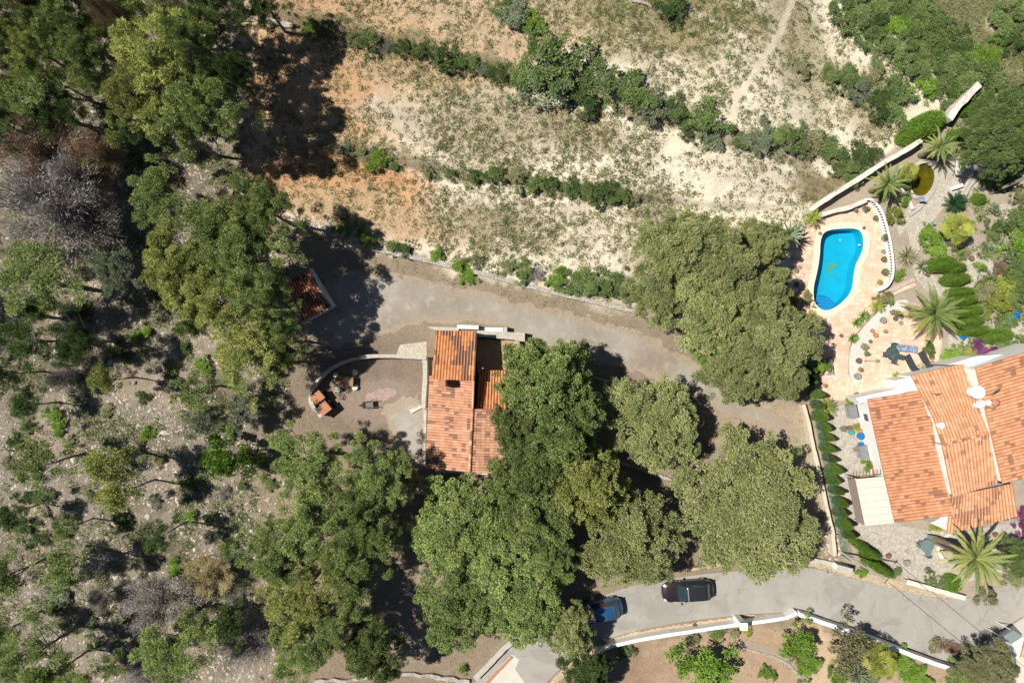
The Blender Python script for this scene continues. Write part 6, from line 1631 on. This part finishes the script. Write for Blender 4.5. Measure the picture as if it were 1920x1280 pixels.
tag(MB().tube([P(1483,505,0), P(1487,515,1.9)], .03, 8).build('patio_post', WOOD), 'thin brown post at the left patio edge above the egg chair', 'post')
# trolley by the fence
tr_ = empty('garden_trolley', P(1552, 688, 0), math.radians(98), 'long grey slatted bench trolley at the fence side of the patio', 'bench'); tr_.location.z = .05
MB().box((0, 0, .42), (1.5, .5, .05)).build('slatted_top', M('weathered grey wood', (.33,.28,.24), (.22,.19,.16), 6), tr_)
MB().lathe([(.05, .0), (.3, .03), (.32, .12), (.1, .2)], (.72, 0, .44), 16).build('round_lid', M('grey brown cover', (.2,.17,.15), None, 5), tr_)
for sx in (-.65, .65):
    for sy in (-.2, .2): MB().box((sx, sy, .2), (.05, .05, .4)).build('leg', WOOD, tr_)
MB().box((-.82, 0, .3), (.12, .7, .12)).build('white_foot', WHITE, tr_)
# ornament lying on the terrace
orn = empty('stone_ornament', P(1632, 676, 0), 0, 'thin grey rod with round knobs lying on the sun terrace', 'ornament'); orn.location.z = .07
MB().tube([(-.55, 0, .06), (.45, -.03, .06)], .04, 7).build('rod', M('grey brown stone', (.3,.26,.22), None, 5), orn)
for x, r in ((-.55, .09), (.5, .17), (.68, .13)): MB().lathe([(.02, 0), (r, r * .6), (r, r), (.02, r * 1.7)], (x, -.02, 0), 12).build('knob', MATS['grey brown stone'], orn, True)
# grey cabinets against the villa wall
for x, y, l, lb in ((1600,771,1.25,'grey flat topped cabinet at the upper west wall of the villa'), (1621,848,1.25,'grey flat topped cabinet beside the blue bowls')):
    e = empty('garden_cabinet', P(x, y, .9), math.radians(-79), lb, 'cabinet'); e.location.z = .03
    MB().box((0, 0, .42), (l * .96, .66, .84)).build('body', M('grey plastic', (.30,.31,.31), (.25,.26,.26), 3, .6), e)
    MB().box((0, 0, .865), (l, .72, .05)).build('lid', M('slate grey lid', (.22,.235,.24), (.17,.18,.185), 3, .6), e)
    for sx in (-.2, .2): MB().box((sx, -.36, .6), (.12, .03, .03)).build('handle', IRON, e)
# items in the upper garden
t = empty('garden_bench', P(1790, 352, 0), math.radians(18), 'small white stone bench on the paving right of the pond', 'bench')
MB().box((0, 0, .42), (1.05, .3, .08)).build('seat', WHITE, t)
for sx in (-.38, .38): MB().box((sx, 0, .2), (.12, .26, .38)).build('leg', WHITE, t)
lounger(1796,316,80,1.5, M('cream cushion', (.62,.57,.48), (.5,.46,.4), 3), 'cream garden seat on the upper paving beside the palm')
chair(1822,318,120, BLU, 'blue grey chair on the upper paving', .03)
chair(1727,374,100, BLU, 'blue grey chair at the lower tip of the pond', .05)
chair(1752,418,20, M('turquoise paint', (.25,.45,.42), None, 4, .5), 'little turquoise chair at the bed edge above the bright bush', .03, .7)
e = empty('barrel_planter', P(1897, 482, 0), 0, 'white round fire bowl with dark centre at the right hedge', 'fire bowl')
MB().lathe([(.38, 0), (.5, .35), (.5, .42), (.36, .42), (.3, .25), (.05, .22)], (.15, 0, 0), 18).build('bowl', WHITE, e, True); MB().lathe([(.3, 0), (.02, .02)], (.15, 0, .27), 14).build('ash', DARK, e)
for (pts, w, h, lb) in (([(1806,372),(1818,350),(1835,330),(1848,308)], .3, .35, 'pale stone edging left of the leaning trunk'), ([(1752,355),(1740,372),(1722,392),(1705,404)], .3, .2, 'orange stone rim curving below the pond'), ([(1722,470),(1720,445),(1728,426),(1745,417)], .25, .2, 'pale curved kerb round the vivid green bush'),
    ([(1716,525),(1690,536),(1665,548),(1655,563)], .25, .25, 'pale low wall along the lower patio steps'), ([(1684,345),(1700,368),(1712,392)], .3, .3, 'white stone border between the palm and the pond'), ([(1885,420),(1870,455),(1850,468)], .2, .15, 'pale curved kerb of the right stone path'), ([(1782,1000),(1765,1012),(1758,1030),(1768,1048),(1780,1052)], .35, .4, 'round white planter rim under the huge palm')):
    wall_thing('stone_edging', pts, w, h, WHITE_OLD if 'white' in lb else STONE_CAP, lb, gz=False, jit=.02)
wall_thing('stone_edging', [(1380,1212),(1420,1222),(1450,1230),(1480,1246),(1500,1268),(1505,1290)], .18, .12, M_DRYSTONE, 'thin dark edging of the grey path in the lower garden', gz=False, jit=.02)
tag(draped('gravel_path', [(1370,1206),(1400,1200),(1440,1208),(1480,1225),(1510,1250),(1522,1290),(1504,1290),(1498,1268),(1476,1244),(1440,1228),(1395,1216)], .03, M_GRAV, 3, 44, .1), kind='structure')
tag(MB().lathe([(.24, 0), (.26, .03)], (0, 0, .046), 4).build('drain_cover', DARK, None, loc=P(976, 1207)), 'small black square drain cover on the road edge', 'drain cover')

# ---------------------------------------------------------------- cars
def paint(name, c):
    m, nt, b = nmat(name); b.inputs["Base Color"].default_value = rgb(c); b.inputs["Roughness"].default_value = .32; b.inputs["Metallic"].default_value = .35
    b.inputs["Coat Weight"].default_value = .8; b.inputs["Coat Roughness"].default_value = .06
    nt.links.new(mixc(nt, c, tuple(v * 1.6 + .01 for v in c), maprange(nt, noise(nt, 1.5, 5, .7), .4, .75, 0, .5)), b.inputs["Base Color"])
    return m
def lerp_tab(x, tab):
    return float(np.interp(x, [t[0] for t in tab], [t[1] for t in tab]))
def car(px, py, deg, L, Wd, Ht, pm, label, hood, roofglass):
    """front towards -x"""
    e = empty('parked_car', P(px, py, .8), math.radians(deg), label, 'car', 'cars parked on the road'); e.location.z = .05
    wt = [(-.5, .17), (-.492, .28), (-.475, .36), (-.44, .43), (-.37, .475), (-.2, .495), (.25, .5), (.36, .485), (.43, .45), (.47, .38), (.49, .29), (.5, .20)]
    zt = [(-.5, .46), (-.485, .58), (-.45, .68), (-.38, .75), (-.2, .80), (hood, .84), (.3, .87), (.42, .86), (.48, .80), (.5, .66)]
    st = sorted(set([-.5, -.492, -.484, -.475, -.46, -.43, -.38, -.30, -.22, hood, -.05, .1, .25, .34, .40, .44, .455, .47, .48, .49, .5]))
    prof = lambda w, z: [(0, z + .045), (w * .55, z + .035), (w * .84, z + .005), (w * .965, z - .07), (w, z - .2), (w * .985, .42), (w * .93, .26), (w * .6, .22), (0, .22)]
    V, F = [], []; ns = 9
    for x in st:
        w = lerp_tab(x, wt) * Wd; z = lerp_tab(x, zt) * (Ht / 1.5)
        pr = prof(w, z); ring = [(x * L, y, zz) for y, zz in pr] + [(x * L, -y, zz) for y, zz in pr[-2:0:-1]]
        V += ring
    m_ = 16
    for i in range(len(st) - 1):
        for j in range(m_): F.append((i*m_ + j, i*m_ + (j+1) % m_, (i+1)*m_ + (j+1) % m_, (i+1)*m_ + j))
    F.append(tuple(range(m_ - 1, -1, -1))); F.append(tuple((len(st)-1)*m_ + j for j in range(m_)))
    body = MB().add(V, F).build('body', pm, e, True); body.data.polygons.foreach_set("use_smooth", [True] * len(body.data.polygons))
    zb = .86 * Ht / 1.5; zr = Ht
    # cabin glass: belt outline to roof outline
    bx0, bx1 = hood * L, .44 * L; rx0, rx1 = (hood + .145) * L, .34 * L; hw, rw = Wd * .44, Wd * .36
    def outl(x0, x1, w, r, z, k=5):
        pts = []
        for cx_, cy_, a0 in ((x1 - r, w - r, 0), (x0 + r, w - r, 90), (x0 + r, -w + r, 180), (x1 - r, -w + r, 270)):
            for q in range(k + 1): an = math.radians(a0 + 90 * q / k); pts.append((cx_ + r * math.cos(an), cy_ + r * math.sin(an), z))
        return pts
    a = outl(bx0, bx1, hw, .42, zb - .02); b2 = outl(rx0, rx1, rw, .2, zr - .04); n = len(a)
    gl_ = MB().add(a + b2, [(i, (i+1) % n, n + (i+1) % n, n + i) for i in range(n)] + [tuple(range(n, 2*n))])
    gm_ = M('tinted car glass', (.022,.045,.05), (.018,.035,.04), 1, .06, spec=.8, bumps=0)
    g_ = gl_.build('windows', gm_, e, True)
    c = outl(rx0 + .03, rx1 - .02, rw - .01, .2, zr - .035); d = outl(rx0 + .1, rx1 - .08, rw - .07, .16, zr + .012)
    MB().add(c + d, [(i, (i+1) % n, n + (i+1) % n, n + i) for i in range(n)] + [tuple(range(n, 2*n))]).build('roof', pm, e, True)
    if roofglass:
        k = outl(rx0 + .22, rx1 - .16, rw - .12, .06, zr + .013); k2 = outl(rx0 + .23, rx1 - .17, rw - .13, .06, zr + .022)
        MB().add(k + k2, [(i, (i+1) % n, n + (i+1) % n, n + i) for i in range(n)] + [tuple(range(n, 2*n))]).build('roof_glass', M('dark panoramic glass', (.025,.027,.03), None, 1, .2, spec=.5, bumps=0), e)
        MB().box((rx0 + .14, 0, zr + .018), (.10, rw * 1.75, .012)).build('roof_bow', M('satin silver trim', (.5,.54,.57), None, 1, .3, .6, bumps=0), e)
    else:
        MB().box((rx0 + (rx1 - rx0) * .48, 0, zr + .018), (.035, rw * 1.8, .012)).box((rx1 - .22, 0, zr + .018), (.035, rw * 1.8, .012)).build('roof_seam', IRON, e)
    for sy in (-1, 1):
        MB().tube([(rx0 + .15, sy * (rw - .04), zr + .0), (rx0 + .3, sy * (rw - .04), zr + .05), (rx1 - .35, sy * (rw - .04), zr + .05), (rx1 - .15, sy * (rw - .04), zr)], .018, 6).build('roof_rail', IRON, e)
        # pillars
        MB().tube([(bx0 + .14, sy * (hw - .05), zb), (rx0 + .06, sy * (rw - .03), zr - .03)], .035, 6).tube([(bx1 - .12, sy * (hw - .05), zb), (rx1 - .06, sy * (rw - .03), zr - .03)], .045, 6).tube([(L*.08, sy * hw, zb), (L*.06, sy * rw, zr - .03)], .03, 6).build('pillar', pm, e)
        MB().lathe([(.03, -.06), (.11, -.03), (.11, .05), (.04, .08)], (bx0 + .32, sy * (Wd * .5 + .1), zb + .02), 8).tube([(bx0 + .32, sy * Wd * .47, zb), (bx0 + .32, sy * (Wd * .5 + .08), zb)], .02, 6).build('mirror', pm, e)
        MB().box((-.452 * L, sy * Wd * .355, .66 * Ht / 1.5), (.26, .16, .10), sy * .75).build('headlight', M('headlight glass', (.7,.72,.75), None, 1, .1, spec=.8, bumps=0), e)
        MB().box((.468 * L, sy * Wd * .345, .74 * Ht / 1.5), (.05, .26, .12), -sy * .62).build('tail_light', M('red lamp glass', (.16,.008,.008), None, 1, .2, bumps=0), e)
        for sx in (-.32, .31):
            w_ = MB().tube([(sx * L, sy * (Wd * .5 - .2), .32), (sx * L, sy * (Wd * .5 + .005), .32)], .32, 22).build('wheel', M('tyre rubber', (.03,.03,.03), None, 5), e)
            MB().tube([(sx * L, sy * (Wd * .5 - .0), .32), (sx * L, sy * (Wd * .5 + .015), .32)], .19, 14).build('rim', M('alloy', (.5,.5,.5), None, 2, .35, .8, bumps=0), w_)
    MB().box((-.493 * L, 0, .5), (.05, Wd * .5, .2)).build('grille', IRON, e)
    wp = MB()
    for sy in (-.25, .35): wp.tube([(bx0 + .1, sy, zb + .02), (bx0 + .32, sy + .4, zb + .17)], .012, 5)
    wp.build('wiper', IRON, e)
    pl_ = MB().box((.502 * L, 0, .6), (.02, .5, .11)).build('number_plate', WHITE, e)
    return e
car(1290,1108,4,4.75,1.9,1.55, paint('dark aubergine paint', (.028,.018,.022)), 'dark car with panoramic glass roof standing on the open road', -.21, True)
car(1124,1144,10,4.3,1.8,1.75, paint('metallic blue paint', (.022,.095,.22)), 'blue car half hidden under a tree on the road', -.27, False)
